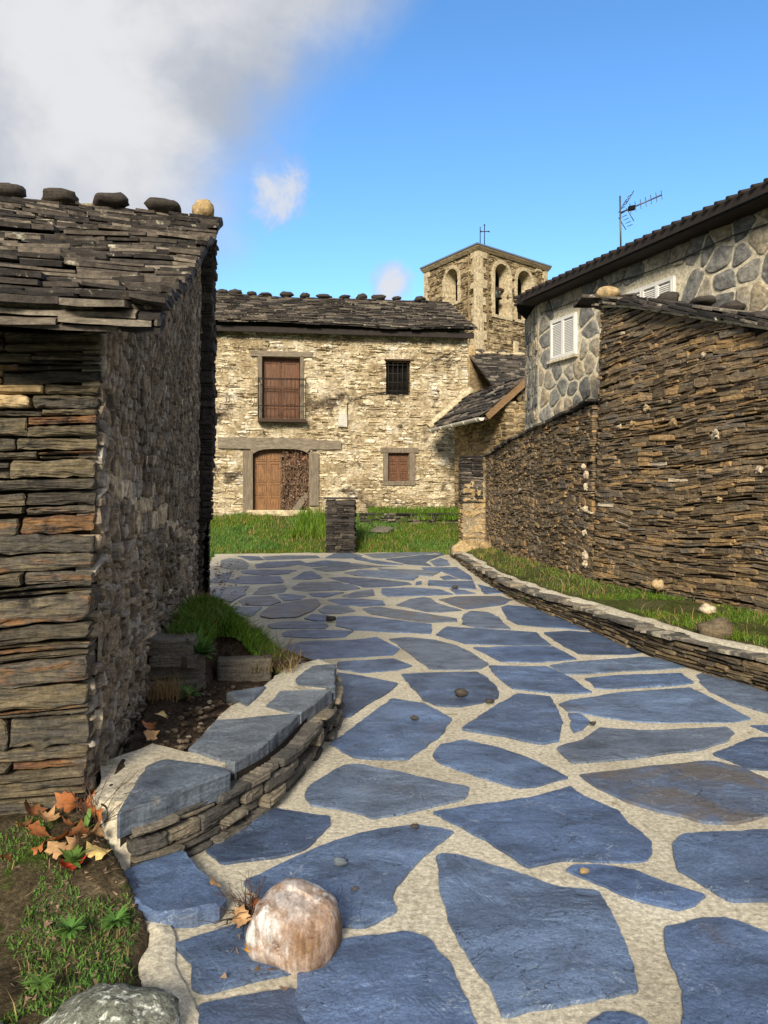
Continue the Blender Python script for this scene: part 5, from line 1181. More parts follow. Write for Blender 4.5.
# ------------------------------------------------------------------ right: tall outbuilding wall and lower drystone wall
def curve(pts, n=400):
    P = np.array(pts, float); k = np.arange(len(P)); tt = np.linspace(0, len(P) - 1, n)
    def cr(t):
        i = min(int(t), len(P) - 2); f = t - i; p0, p1, p2, p3 = P[max(i - 1, 0)], P[i], P[i + 1], P[min(i + 2, len(P) - 1)]
        return .5 * (2 * p1 + (p2 - p0) * f + (2 * p0 - 5 * p1 + 4 * p2 - p3) * f * f + (3 * p1 - p0 - 3 * p2 + p3) * f ** 3)
    Q = np.array([cr(t) for t in tt]); s = np.concatenate([[0], np.cumsum(np.linalg.norm(np.diff(Q, axis=0), axis=1))]); return Q, s
def curve_P(pts, side, batter=0.0):
    Q, s = curve(pts); T = np.gradient(Q, axis=0); T /= np.linalg.norm(T, axis=1)[:, None]; Nn = np.stack([-T[:, 1], T[:, 0]], 1) * side
    def P(u, v, w):
        u, v, w = np.broadcast_arrays(np.asarray(u, float), np.asarray(v, float), np.asarray(w, float)); f = lambda a: np.interp(u, s, a)
        nx, ny = f(Nn[:, 0]), f(Nn[:, 1]); w = w - batter * v
        return np.stack([f(Q[:, 0]) + nx * w, f(Q[:, 1]) + ny * w, v], -1)
    return P, s[-1]
def wall_stones(mb, P, Ln, z0, top, hr, lr, seed, pale=.006, **kw):
    rng = random.Random(seed); r = courses(0, Ln, z0, float(np.max(top(np.linspace(0, Ln, 50)))), hr, lr, rng, split=.3)
    tt = np.minimum(top(r[:, 0]), top(r[:, 1])); r[:, 3] = np.minimum(r[:, 3], tt); r = r[r[:, 3] - r[:, 2] > .015]
    stones(mb, r, P, seed, matf=lambda u, v, rs: (rs.rand(len(u)) < pale).astype(int), **kw)
    us = np.linspace(0, Ln, 60); U, T = np.meshgrid(us, np.linspace(0, 1, 20), indexing='ij'); V = z0 + (top(U) - z0) * T; mb.grid(P(U, V, 0 * U - .05), 2)
def coping(mb, P, top, Ln, seed, wr, th, out=.06, inn=.35, rise=0.0, mat=0):
    rs = np.random.RandomState(seed); u = 0
    while u < Ln:
        l = rs.uniform(*wr); b = min(u + l, Ln); t = rs.uniform(*th); o = out + rs.uniform(-.02, .05); z = rs.uniform(0, .012)
        us = np.linspace(u + .004, b - .004, 4); e = o + rs.uniform(-.02, .02, 4)
        pts = [(x, top(np.array(x)) + z + rise * (x - u), w) for x, w in zip(us, e)] + [(x, top(np.array(x)) + z + rise * (x - u), -inn) for x in us[::-1]]
        pts = np.array(pts, float); n = len(pts); A = P(pts[:, 0], pts[:, 1], pts[:, 2]); B = A + np.array([0, 0, t]); k = mb.verts(np.concatenate([A, B])); i = np.arange(n); j = (i + 1) % n
        mb.faces(np.stack([k + i, k + j, k + n + j, k + n + i], 1), mat); mb.faces([list(k + n + i), list((k + i)[::-1])], mat); u = b
TALL = [(3.35, 11.45), (3.03, 11.05), (2.99, 10.75), (3.12, 10.2), (3.44, 9.1), (3.86, 7.7), (4.55, 5.6), (5.6, 3.2), (6.9, .8)]
def build_right_walls():
    t = thing('outbuilding_wall', 'tall rounded drystone wall of rusty slate on the right with sloping slate coping', 'stone wall', (3.9, 8, .2))
    P, Ln = curve_P(TALL, -1); 
    if P(np.array(Ln / 2), np.array(1.), np.array(1.))[0] > P(np.array(Ln / 2), np.array(1.), np.array(0.))[0]: P, Ln = curve_P(TALL, 1)
    P0 = P; P = lambda u, v, w: P0(u, v, np.asarray(w) - .03 * (np.asarray(v) - .5))
    top = lambda u: np.interp(u, [0, .4, 1.0, 1.6, 3.0, 4.3, 6.6, 9.2, 12], [4.16, 4.20, 4.10, 3.94, 3.48, 3.06, 2.6, 2.3, 2.1])
    mb = MB(); wall_stones(mb, P, Ln, .02, top, (.020, .072), (.08, .46), 71, pale=.004, gap=.003, prot=(-.016, .024), depth=.14, bev=.004, jit=.22, tilt=.05, warp=(.09, .8), rounding=.45, nz=.006, skew=.04)
    mb.build('wall', [M['wall'], M['pale'], M['darkgap']], t)
    mb = MB(); coping(mb, P, lambda u: top(u) + .035, Ln, 4, (.22, .5), (.022, .04), .10, .45, -.05); coping(mb, P, lambda u: top(u) + .075, Ln, 5, (.22, .5), (.022, .04), .05, .45, -.05)
    coping(mb, P, lambda u: top(u) + .11, Ln, 6, (.25, .5), (.022, .035), .0, .45, -.04); mb.build('coping', M['roof'], t)
    mb = MB(); us = np.linspace(.0, Ln, 50); mb.tube([tuple(P(np.array(u), top(np.array(u)) + .02, np.array(-.01))) for u in us], .035, 6); mb.build('coping_mortar', M['render'], t)
    mb = MB(); p = P(np.array(.75), np.array(4.34), np.array(-.05)); blob(mb, p, (.16, .13, .10), 3, .25); tag(mb.build('cap_stone', M['plaster'], t), 'pale tan cap stone at the peak of the wall')
    mb = MB(); p = P(np.array(.42), np.array(4.24), np.array(.1)); prism(mb, [(p[0] - .3, p[1] - .3), (p[0] + .35, p[1] - .25), (p[0] + .4, p[1] + .3), (p[0] - .25, p[1] + .3)], 4.33, .05, rough=.03); mb.build('cap_slate', M['roof'], t)
    for i, (px, py, d) in enumerate(((668, 299, 9.8), (702, 302, 9.3), (731, 309, 8.7), (758, 318, 8.2))):
        mb = MB(); x = (px - 384) / FPX * d; z = CAMZ + (HOR - py) / FPX * d; blob(mb, (x, d, z), (.17, .14, .075), 20 + i, .25, ex=(.36, -.93, 0), ey=(.93, .36, 0)); mb.build('ridge_stone', M['humps'], t)
    # roof of the outbuilding behind its wall
    us = np.linspace(2.0, Ln, 30); U, T = np.meshgrid(us, [0, 1.], indexing='ij'); A = P(U, top(U) + .05, -.3 - .9 * T); A[..., 2] -= T * .10
    mb = MB(); mb.grid(A); mb.build('roof', M['roof'], t)
    uu = np.linspace(.3, Ln, 400); pp = P(uu, 0 * uu + 1.5, 0 * uu); ratio = pp[:, 0] / pp[:, 1]
    for i, (px, py, r) in enumerate(((645, 408, .075), (714, 434, .075), (672, 423, .08), (618, 427, .05), (631, 424, .055), (758, 470, .06), (720, 500, .05), (700, 355, .05))):
        k = int(np.argmin(np.abs(ratio - (px - 384) / FPX))); z = CAMZ + (HOR - py) / FPX * pp[k, 1]; mb = MB(); blob(mb, P(uu[k], z, np.array(.012)), (.028, r * 1.15, r * .62), 60 + i, .5, 2.2, smooth=False); mb.build('pale_stone', M['pale'] if i % 2 else M['plaster'], t)
    # lower wall running on to the gate
    t2 = thing('drystone_wall', 'lower drystone wall of thin brown slate between the gate pillar and the taller wall', 'stone wall', (2.75, 15, .2))
    P2, L2 = curve_P([(2.45, 18.5), (2.60, 16.0), (2.78, 13.6), (2.98, 11.0)], 1)
    if P2(np.array(2.), np.array(1.), np.array(1.))[0] > P2(np.array(2.), np.array(1.), np.array(0.))[0]: P2, L2 = curve_P([(2.45, 18.5), (2.60, 16.0), (2.78, 13.6), (2.98, 11.0)], -1)
    top2 = lambda u: np.interp(u, [0, 3, 7.7], [2.40, 2.62, 2.84])
    mb = MB(); wall_stones(mb, P2, L2, .02, top2, (.026, .07), (.09, .36), 72, pale=.004, gap=.003, prot=(-.016, .024), depth=.14, bev=.004, jit=.24, tilt=.05, warp=(.08, .8), rounding=.45, nz=.006, skew=.045)
    mb.build('wall', [M['wall'], M['pale'], M['darkgap']], t2)
    mb = MB(); coping(mb, P2, top2, L2, 8, (.2, .5), (.03, .05), .05, .45); mb.build('coping', M['roof'], t2)
    mb = MB(); rs = np.random.RandomState(3)     # mortar-smeared joint between both walls
    for z, r in ((.50, .06), (.62, .075), (.95, .04), (1.30, .045), (1.62, .06), (1.80, .075), (1.92, .05)):
        p = P2(np.array(L2 - .25 + rs.uniform(-.06, .06)), np.array(z), np.array(.02)); blob(mb, p, (.04, r, r * .9), int(z * 20), .5, 2.0, smooth=False)
    mb.build('joint_stone', M['pale'], t2)
    return P, P2, L2
PT, PL2, L2 = build_right_walls()

# ------------------------------------------------------------------ kerb wall on the right and its planted strip
def build_kerb():
    t = thing('kerb_wall', 'low curving kerb wall of brown slate edging the path on the right', 'kerb', (2.4, 8, 0))
    pts = KERB[1:][::-1]; P, Ln = curve_P(pts, -1)
    if P(np.array(3.), np.array(0.), np.array(1.))[0] > P(np.array(3.), np.array(0.), np.array(0.))[0]: P, Ln = curve_P(pts, 1)
    dq = lambda u: np.interp(u, [0, Ln], [19.2, -.5]); h = lambda u: kerb_h(dq(u)) - .04
    mb = MB(); wall_stones(mb, P, Ln, -.05, h, (.035, .075), (.12, .42), 73, pale=0.0, gap=.008, prot=(-.015, .025), depth=.14, bev=.010, jit=.3, tilt=.05, warp=(.012, 1), rounding=.6, nz=.01)
    mb.build('wall', [M['kerb'], M['pale'], M['darkgap']], t)
    mb = MB(); coping(mb, P, h, Ln, 9, (.18, .55), (.020, .055), .015, .16, .02); mb.build('coping', M['kerbcap'], t)
    mb = MB(); us = np.linspace(0, Ln, 260); U, S = np.meshgrid(us, np.linspace(0, 1, 7), indexing='ij'); w0 = -.14 + .07 * vnoise(np.stack([us * 2.2, 0 * us, 0 * us], -1), 4)[:, None]; w1 = -.30 - .07 * vnoise(np.stack([us * 1.7, 0 * us, 0 * us + 2], -1), 4)[:, None]
    W = w0 + (w1 - w0) * S; mb.grid(P(U, h(U) + .035 + .035 * np.sin(S * np.pi) + .01 * fbm(np.stack([U * 6, S * 2, 0 * U], -1), 2), W)); mb.build('mortar_edge', M['mortar'], t)
    # strip of earth between kerb and wall
    d = np.linspace(-.5, 19.4, 160); D, S = np.meshgrid(d, np.linspace(0, 1, 16), indexing='ij'); x0 = kerb_x(D) + .18; xw = np.interp(D, [-.5, 3.2, 5.6, 7.7, 9.1, 10.75, 13.6, 16, 18.5, 19.4], [7.6, 5.7, 4.65, 3.96, 3.54, 3.12, 2.9, 2.7, 2.55, 2.5])
    z = kerb_h(D) - .02 + (.30 - kerb_h(D)) * S + .03 * np.sin(S * np.pi) + .015 * fbm(np.stack([D * 4, S * 4, 0 * D], -1), 7)
    mb = MB(); mb.grid(np.stack([x0 + (xw - x0) * S, D, z], -1)); tag(mb.build('planting_strip', M['verge']), kind='structure')
    rs = np.random.RandomState(8)
    def strip(n, dlo, dhi, slo, shi, pw=1.0):
        dd = rs.uniform(dlo, dhi, n); ss = rs.uniform(slo, shi, n); k = fbm(np.c_[dd * 1.6, ss * 2.5, 0 * dd], 13) > -.45 + rs.uniform(-.3, .3, n); dd, ss = dd[k], ss[k]
        a = kerb_x(dd) + .2; b = np.interp(dd, d, xw[:, 0]); return np.c_[a + (b - a) * ss, dd, kerb_h(dd) - .03 + (.30 - kerb_h(dd)) * ss]
    mb = MB(); blades(mb, np.concatenate([strip(12000, 6, 18.5, .15, .98), strip(5000, 6, 9.5, .15, .9)]), (.025, .10), (.006, .013), 2, .8); blades(mb, strip(2500, 6, 18.5, .3, .95), (.03, .08), (.016, .034), 22, 1.0, 2); blades(mb, strip(14000, 4.5, 9.5, .12, .98), (.03, .11), (.006, .012), 33, .8); blades(mb, strip(3500, .5, 6, .2, .9), (.04, .14), (.006, .012), 3, .5)
    blades(mb, strip(2200, 3, 18.5, .1, .9), (.05, .2), (.005, .010), 4, .6, 1)
    o = mb.build('strip_grass', [M['grass'], M['grassdry'], M['weed']]); tag(o, 'green grass and weeds on the strip between kerb and wall', 'grass', kind='stuff')
build_kerb()
def single_rock(name, lab, c, rad, seed, mat, cat='rock', **k):
    mb = MB(); blob(mb, c, rad, seed, **k); o = mb.build(name, mat); tag(o, lab, cat); return o
single_rock('rock', 'white broken rock in the grass at the foot of the rusty wall', (3.30, 7.85, .33), (.085, .07, .05), 5, M['pale'], amp=.45, fr=2)
single_rock('rock', 'pinkish rounded rock at the foot of the rusty wall', (3.28, 9.2, .42), (.075, .06, .06), 6, M['plaster'], amp=.4, fr=2)
single_rock('rock', 'grey brown rock half buried beside the kerb coping', (2.96, 6.85, .30), (.16, .12, .10), 8, M['kerb'], amp=.3)

def build_gate_pillar():
    t = thing('gate_pillar', 'stone gate pillar with a dark slate top at the far end of the drystone wall', 'pillar', (2.1, 18.7, .1))
    F = Frame((1.92, 18.75), (1, .05), 0); rng = random.Random(4); mb = MB()
    r = courses(0, .62, .1, 1.85, (.10, .24), (.16, .4), rng, split=.1); stones(mb, r, F.P, 81, gap=.02, prot=(-.02, .05), depth=.2, bev=.03, jit=.5, rounding=.8, nz=.02); F.box(mb, (.01, .61), (-.55, 0.0), (.0, 1.9), 1)
    Fl = Frame(F.P(0, 0, -.6)[:2], F.en[:2], 0); 
    if Fl.en[0] > 0: Fl = Frame(F.P(0, 0, -.6)[:2], F.en[:2], 1)
    stones(mb, courses(0, .6, .1, 1.85, (.06, .14), (.2, .4), rng), Fl.P, 82, gap=.02, depth=.1, bev=.02); mb.build('shaft', [M['plaster'], M['hutmortar']], t)
    mb = MB(); r = courses(-.04, .5, 1.3, 2.45, (.035, .07), (.3, .55), rng, split=.1); stones(mb, r, lambda u, v, w: F.P(u, v, w + .03), 83, gap=.008, prot=(-.02, .05), depth=.5, bev=.01, jit=.3, skew=.04)
    mb.build('slate_top', M['roof'], t)
    mb = MB(); blob(mb, (1.98, 18.35, .15), (.34, .2, .24), 7, .25); mb.build('foot_stone', M['plaster'], t)
    F = Frame((1.62, 18.35), (1, .02), 0); mb = MB(); F.box(mb, (0, .78), (-.5, 0), (.0, .26), 0, .02, .03); o = mb.build('stone_block', M['kerb']); tag(o, 'flat brown stone block lying at the far end of the kerb wall', 'stone block')
    mb = MB(); blob(mb, (2.38, 17.9, .3), (.16, .12, .12), 9, .3); tag(mb.build('rock', M['plaster']), 'small ochre rock at the foot of the gate pillar', 'rock')
build_gate_pillar()
def build_slate_pillar():
    t = thing('slate_pillar', 'freestanding dark slate pillar with a flat cap standing in the grass before the house', 'pillar', (-1.13, 20.2, 0))
    rng = random.Random(9); mb = MB(); F = Frame((-1.50, 19.95), (1, 0), 0)
    for f, Ln in ((F, .74), (Frame((-1.50, 20.55), (0, -1), 0), .6), (Frame((-.76, 19.95), (0, 1), 0), .6)):
        stones(mb, courses(0, Ln, -.05, 1.36, (.04, .085), (.25, .55), rng, split=.2), f.P, 85, gap=.008, prot=(-.03, .03), depth=.15, bev=.012, jit=.3, skew=.02)
    F.box(mb, (.05, .69), (-.55, -.05), (-.05, 1.35), 1); mb.build('shaft', [M['darkstack'], M['darkgap']], t)
    mb = MB(); prism(mb, [(-1.55, 19.9), (-.72, 19.88), (-.71, 20.6), (-1.54, 20.62)], 1.44, .05, rough=.02); mb.build('cap_slab', M['darkstack'], t)
build_slate_pillar()
def build_bank_wall():
    t = thing('retaining_wall', 'low dark mossy retaining wall in the grass under the small window', 'stone wall', (1, 22.9, .4))
    F = Frame((-.7, 22.75), (.99, .12), 0); mb = MB(); stones(mb, courses(0, 3.1, .3, .98, (.06, .12), (.15, .4), random.Random(2)), F.P, 86, gap=.02, depth=.3, bev=.02, jit=.5, prot=(-.05, .05)); F.box(mb, (.05, 3.05), (-.5, -.03), (.2, .96), 1); mb.build('wall', [M['roof'], M['turf']], t)
    mb = MB(); prism(mb, [(-.42, 21.9), (.1, 21.85), (.3, 22.2), (-.2, 22.35)], lambda x, y: .52 + .25 * (y - 22), .05, rough=.02); tag(mb.build('flat_stone', M['bedwall']), 'flat grey stone lying in the grass right of the slate pillar', 'stone')
build_bank_wall()
def build_lawn():
    rs = np.random.RandomState(21); n = 42000; x = rs.uniform(-6.2, 2.6, n); y = rs.uniform(19.55, 24.6, n); yl = 24 + (x + 5.6) * .1425
    far = np.clip(yl - .1, 0, 30); k = (y < far) & (y > 20.0 + .12 * np.sin(x * 3) + (x > 1.5) * .0 - (x < -3.9) * .5); x, y = x[k], y[k]
    k = ~((x > -1.55) & (x < -.7) & (y > 19.9) & (y < 20.6)); x, y = x[k], y[k]
    z = -.06 + .92 * sstep(y, 19.8, 24.4); mb = MB(); k = fbm(np.c_[x * 1.3, y * 1.3, 0 * x], 19) > -.35 + rs.uniform(-.4, .2, len(x)); blades(mb, np.c_[x, y, z][k], (.03, .12), (.010, .022), 5, .7); k = fbm(np.c_[x * .9, y * .9, 0 * x], 23) > .25; blades(mb, np.c_[x, y, z][k], (.06, .2), (.016, .03), 55, .6, 2)
    n = 2500; x = rs.uniform(-.5, 2.3, n); y = rs.uniform(22.9, 24.2, n); blades(mb, np.c_[x, y, -.06 + .92 * sstep(y, 19.8, 24.4) + .12], (.10, .3), (.012, .03), 6, .6)
    n = 900; x = rs.uniform(-2.6, -1.5, n); y = rs.uniform(21.5, 23.8, n); blades(mb, np.c_[x, y, -.06 + .92 * sstep(y, 19.8, 24.4)], (.2, .55), (.012, .03), 7, .5)
    n = 2600; x = rs.uniform(-5.5, 2.4, n); y = rs.uniform(19.9, 24, n); blades(mb, np.c_[x, y, -.06 + .92 * sstep(y, 19.8, 24.4)], (.06, .2), (.010, .02), 8, .6, 1)
    o = mb.build('lawn_grass', [M['grass'], M['grassdry'], M['weed']]); tag(o, 'green grass bank in front of the stone house', 'grass', kind='stuff')
build_lawn()

# ------------------------------------------------------------------ left planting bed
BED = [(-1.0, 2.99), (-.80, 3.18), (-.68, 3.40), (-.51, 3.77), (-.40, 4.3), (-.32, 4.83), (-.33, 5.45), (-.52, 6.0), (-.95, 6.6)]
BT = .275
def build_bed():
    t = thing('bed_wall', 'low curved retaining wall of stacked grey slate with flat cap slabs beside the hut', 'stone wall', (-.55, 4.2, 0))
    P, Ln = curve_P(BED, -1)
    if P(np.array(1.2), np.array(0.), np.array(1.))[0] < P(np.array(1.2), np.array(0.), np.array(0.))[0]: P, Ln = curve_P(BED, 1)
    rng = random.Random(31); mb = MB(); r = courses(0.02, Ln, -.03, BT - .075, (.04, .085), (.12, .34), rng, split=.2)
    stones(mb, r, P, 91, gap=.008, prot=(-.03, .035), depth=.16, bev=.007, jit=.16, tilt=.04, warp=(.006, 2), hi=True, rounding=.4, nz=.005, skew=.03)
    U, V = np.meshgrid(np.linspace(0, Ln, 40), np.linspace(-.03, BT - .05, 3), indexing='ij'); mb.grid(P(U, V, 0 * U - .06), 1); mb.build('wall', [M['bedwall'], M['darkgap']], t)
    caps = [[(118, 813), (121, 806), (147, 765), (163, 759), (228, 768), (233, 772)], [(188, 749), (217, 719), (301, 713), (263, 745), (234, 763)], [(265, 705), (280, 690), (332, 689), (301, 714)], [(295, 678), (313, 665), (336, 663), (335, 687), (297, 684)], [(226, 692), (267, 686), (246, 705)]]
    for i, c in enumerate(caps):
        mb = MB(); prism(mb, [at(x, y, BT) for x, y in c], lambda x, y: BT + .004 * fbm(np.stack([x * 6, y * 6, 0 * x], -1), i), .10 if i == 0 else .085, rough=.010, dens=.025, bev=.008, seed=i * 2.3, relief=.002, terr=.0035); mb.build('cap_slab', M['cap'], t)
    # earth and mortar of the bed
    T, S = np.meshgrid(np.linspace(0, 1, 130), np.linspace(0, 1, 70), indexing='ij'); d = 3.1 + T * 5.8
    xr = np.interp(d, [3.0, 3.4, 3.77, 4.3, 4.83, 5.45, 6.0, 6.6, 7.5, 9], [-1.05, -.80, -.66, -.55, -.47, -.47, -.68, -1.05, -1.40, -2.0]); xl = -1.16 - .167 / .986 * (d - 3.2)
    X = xl + (xr - xl) * S; nn = fbm(np.stack([X * 9, d * 9, 0 * X], -1), 15, 4)
    z = BT - .035 + .012 * nn; z = z - .035 * sstep(np.sin(S * np.pi), .3, 1) + .02 * sstep(.3 - S, 0, .3); edge = (S > .985) | (T > .99); z = np.where(edge, z - .25, z)
    mb = MB(); mb.grid(np.stack([X, d, z], -1)); tag(mb.build('planting_soil', M['soil']), kind='structure')
    # mortar round the cap slabs, beside the hut corner
    mb = MB(); poly = [(100, 763), (152, 744), (185, 752), (190, 752), (219, 716), (232, 706), (262, 688), (285, 668), (318, 659), (331, 664), (329, 687), (296, 710), (258, 741), (224, 764), (160, 785), (128, 802), (100, 800)]
    w = np.array([at(x, y, BT - .012) for x, y in poly]); n0 = []
    for i in range(len(w)):
        a, b = w[i], w[(i + 1) % len(w)]; m = max(1, int(np.linalg.norm(b - a) / .04)); n0 += [a + (b - a) * q / m for q in range(m)]
    n0 = np.array(n0); n0 += .012 * np.stack([vnoise(np.c_[n0 * 12, 0 * n0[:, 0]], 3), vnoise(np.c_[n0 * 12, 0 * n0[:, 0] + 5], 4)], 1)
    top = [(p[0], p[1], BT - .012) for p in n0]; bot = [(p[0], p[1], BT - .07) for p in n0]; k = mb.verts(top + bot); n = len(n0); i = np.arange(n); j = (i + 1) % n
    mb.faces([list(k + i)]); mb.faces(np.stack([k + i, k + j, k + n + j, k + n + i], 1)); mb.build('mortar_bed', M['mortar'], t)
    # upper tier: stone stack, edging block
    t2 = thing('stone_stack', 'short stack of dark slabs propping the grass tuft beside the hut wall', 'stone stack', (-1.4, 5.1, .25))
    for i, (x, y, w_, dp, z0, h) in enumerate(((-1.38, 5.02, .38, .26, .20, .11), (-1.37, 5.06, .36, .24, .312, .085), (-1.36, 5.0, .33, .22, .40, .07), (-1.40, 5.05, .34, .25, .472, .10))):
        mb = MB(); prism(mb, [(x - w_ / 2, y - dp / 2), (x + w_ / 2, y - dp / 2 + .03), (x + w_ / 2 - .02, y + dp / 2), (x - w_ / 2, y + dp / 2)], z0 + h, h, rough=.03, dens=.05, bev=.015, seed=i * 5.5, relief=.008); mb.build('slab', M['bedwall'], t2)
    mb = MB(); mb.box((-.98, 5.42, .235), (.99, .12, 0), (-.12, .99, 0), Z3, (-.19, .19), (-.07, .07), (-.10, .125), 0, .006, .012); tag(mb.build('edging_stone', M['bedwall']), 'squared stone block edging the grass tuft on the left', 'stone block')
    X, Y = np.meshgrid(np.linspace(-2.1, -.78, 40), np.linspace(4.98, 8.6, 60), indexing='ij'); xw = -1.16 - .169 * (Y - 3.2); ed = np.interp(Y, [5, 5.6, 6.6, 8.6], [-.82, -.80, -1.15, -1.9])
    z = .16 + .34 * sstep(ed - X, -.02, .3) * sstep(Y, np.where(X < -1.2, 5.0, 5.46), np.where(X < -1.2, 5.2, 5.6)) * (1 - sstep(Y, 7.0, 8.4) * .8) + .02 * fbm(np.stack([X * 7, Y * 7, 0 * X], -1), 2); z = np.where(X > ed, z - .35, z)
    mb = MB(); mb.grid(np.stack([X, Y, z], -1)); tag(mb.build('grass_mound', M['soil']), kind='structure')
    rs = np.random.RandomState(3)
    def pts(n, y0, y1, dx0=-.05, pw=1):
        y = rs.uniform(y0, y1, n); e = np.interp(y, [5, 5.6, 6.6, 8.6], [-.82, -.80, -1.15, -1.9]); l = -1.12 - .169 * (y - 3.2); s = rs.beta(1.2, .9, n); x = l + (e + dx0 - l) * s
        k = y > np.where(x < -1.2, 5.1, 5.52); x, y, e = x[k], y[k], e[k]; return np.c_[x, y, .20 + .28 * sstep(e - x, -.02, .3) * (1 - sstep(y, 7, 8.4) * .8)]
    mb = MB(); blades(mb, pts(15000, 5.12, 6.9, .10), (.07, .19), (.006, .013), 11, .55); blades(mb, pts(700, 5.1, 8.2), (.1, .22), (.004, .008), 12, .6, 1)
    blades(mb, np.c_[rs.uniform(-.92, -.62, 250), rs.uniform(5.3, 5.7, 250), np.full(250, .27)], (.06, .16), (.003, .006), 13, .8, 1); blades(mb, np.c_[rs.normal(-1.33, .05, 160), rs.normal(4.72, .05, 160), np.full(160, .25)], (.08, .2), (.003, .006), 14, .5, 1)
    blades(mb, pts(1500, 5.3, 6.8, .06), (.05, .12), (.018, .035), 15, .8, 2); tag(mb.build('grass_tuft', [M['grass'], M['grassdry'], M['weed']]), 'bright green grass growing on the mound beside the hut wall', 'grass', kind='stuff')
    # crumbs of soil and gravel
    mb = MB()
    for i in range(520):
        y = rs.uniform(3.35, 5.1); l = -1.12 - .169 * (y - 3.2); e = np.interp(y, [3.3, 4, 4.6, 5.2], [-.95, -.80, -.62, -.52]); x = rs.uniform(l, e); r = rs.uniform(.006, .02) * (1.6 if rs.rand() < .06 else 1); blob(mb, (x, y, .225 + r * .3), (r, r * .8, r * .6), i, .35, nu=6, nv=5, smooth=False)
    tag(mb.build('soil_crumbs', M['clod']), 'dark crumbs of soil and grit in the bed', 'soil', kind='stuff')
build_bed()

def leafy_weed(name, lab, c, n, ln, wd, seed, up=.35, mat='weed', curl=.4):
    rs = np.random.RandomState(seed); mb = MB()
    for i in range(n):
        a = rs.uniform(0, 2 * np.pi); l = ln * rs.uniform(.6, 1.1); w = wd * rs.uniform(.7, 1.2); e = rs.uniform(.1, 1) * up; d = np.array([math.cos(a), math.sin(a), 0]); s = np.array([-d[1], d[0], 0]); ts = np.linspace(0, 1, 6); rows = []
        for q in ts:
            p = np.array(c) + d * l * q * (1 - .2 * e) + Z3 * (l * e * 1.3 * q - curl * l * q * q * .5 + .01); ww = w * (math.sin(math.pi * min(q * .9 + .08, 1)) ** .8) + .0008; rows.append([p - s * ww + Z3 * ww * .3, p, p + s * ww + Z3 * ww * .3])
        mb.grid(np.array(rows), 0, True)
    o = mb.build(name, M[mat]); return tag(o, lab, 'weed')
leafy_weed('weed', 'broad-leaved green weed at the wall side of the grass mound', (-1.22, 5.06, .44), 26, .16, .022, 1, .9)
leafy_weed('weed', 'large green rosette weed on the mossy ground by the lichened rock', (-1.02, 2.50, .075), 46, .065, .0055, 2, .7)
leafy_weed('weed', 'low green weed beside the mortar edge at the bottom left', (-.90, 2.58, .06), 60, .06, .005, 3, .6)
leafy_weed('weed', 'grey-green rosette weed at the lower left corner beside the lichened rock', (-1.0, 2.24, .07), 22, .055, .006, 4, .35)
leafy_weed('weed', 'upright little weed below the hut front among the fallen leaves', (-1.17, 3.02, .17), 12, .05, .007, 5, 1.4)
leafy_weed('weed', 'small green weed behind the brown leaves near the hut corner', (-1.15, 2.84, .13), 14, .07, .009, 6, .9)
leafy_weed('weed', 'small green weed growing in the soil bed below the stone stack', (-1.20, 4.75, .25), 16, .09, .014, 7, .8)
leafy_weed('weed', 'tiny green weed in the joint at the foot of the kerb wall', (2.0, 10.5, .02), 24, .14, .02, 8, 1.0)
def moss():
    rs = np.random.RandomState(6); mb = MB(); n = 34000; x = rs.uniform(-2.2, -.6, n); y = rs.uniform(1.6, 3.15, n); k = (fbm(np.c_[x * 5, y * 5, 0 * x], 33) > .02) & (x < haunch_x(y) - .03); x, y = x[k], y[k]
    z = .02 + .16 * sstep(y, 2.45, 3.2) + .018 * fbm(np.stack([x * 6, y * 6, 0 * x], -1), 9, 4) + .03 * vnoise(np.stack([x * 2.5, y * 2.5, 0 * x], -1), 21)
    blades(mb, np.c_[x, y, z - .003], (.008, .032), (.003, .007), 4, .9); k = rs.rand(len(x)) < .05; blades(mb, np.c_[x, y, z][k], (.02, .07), (.0025, .004), 5, 1.1, 1)
    tag(mb.build('moss', [M['weed'], M['grassdry']]), 'patchy moss and fine weeds on the ground at the bottom left', 'moss', kind='stuff')
moss()

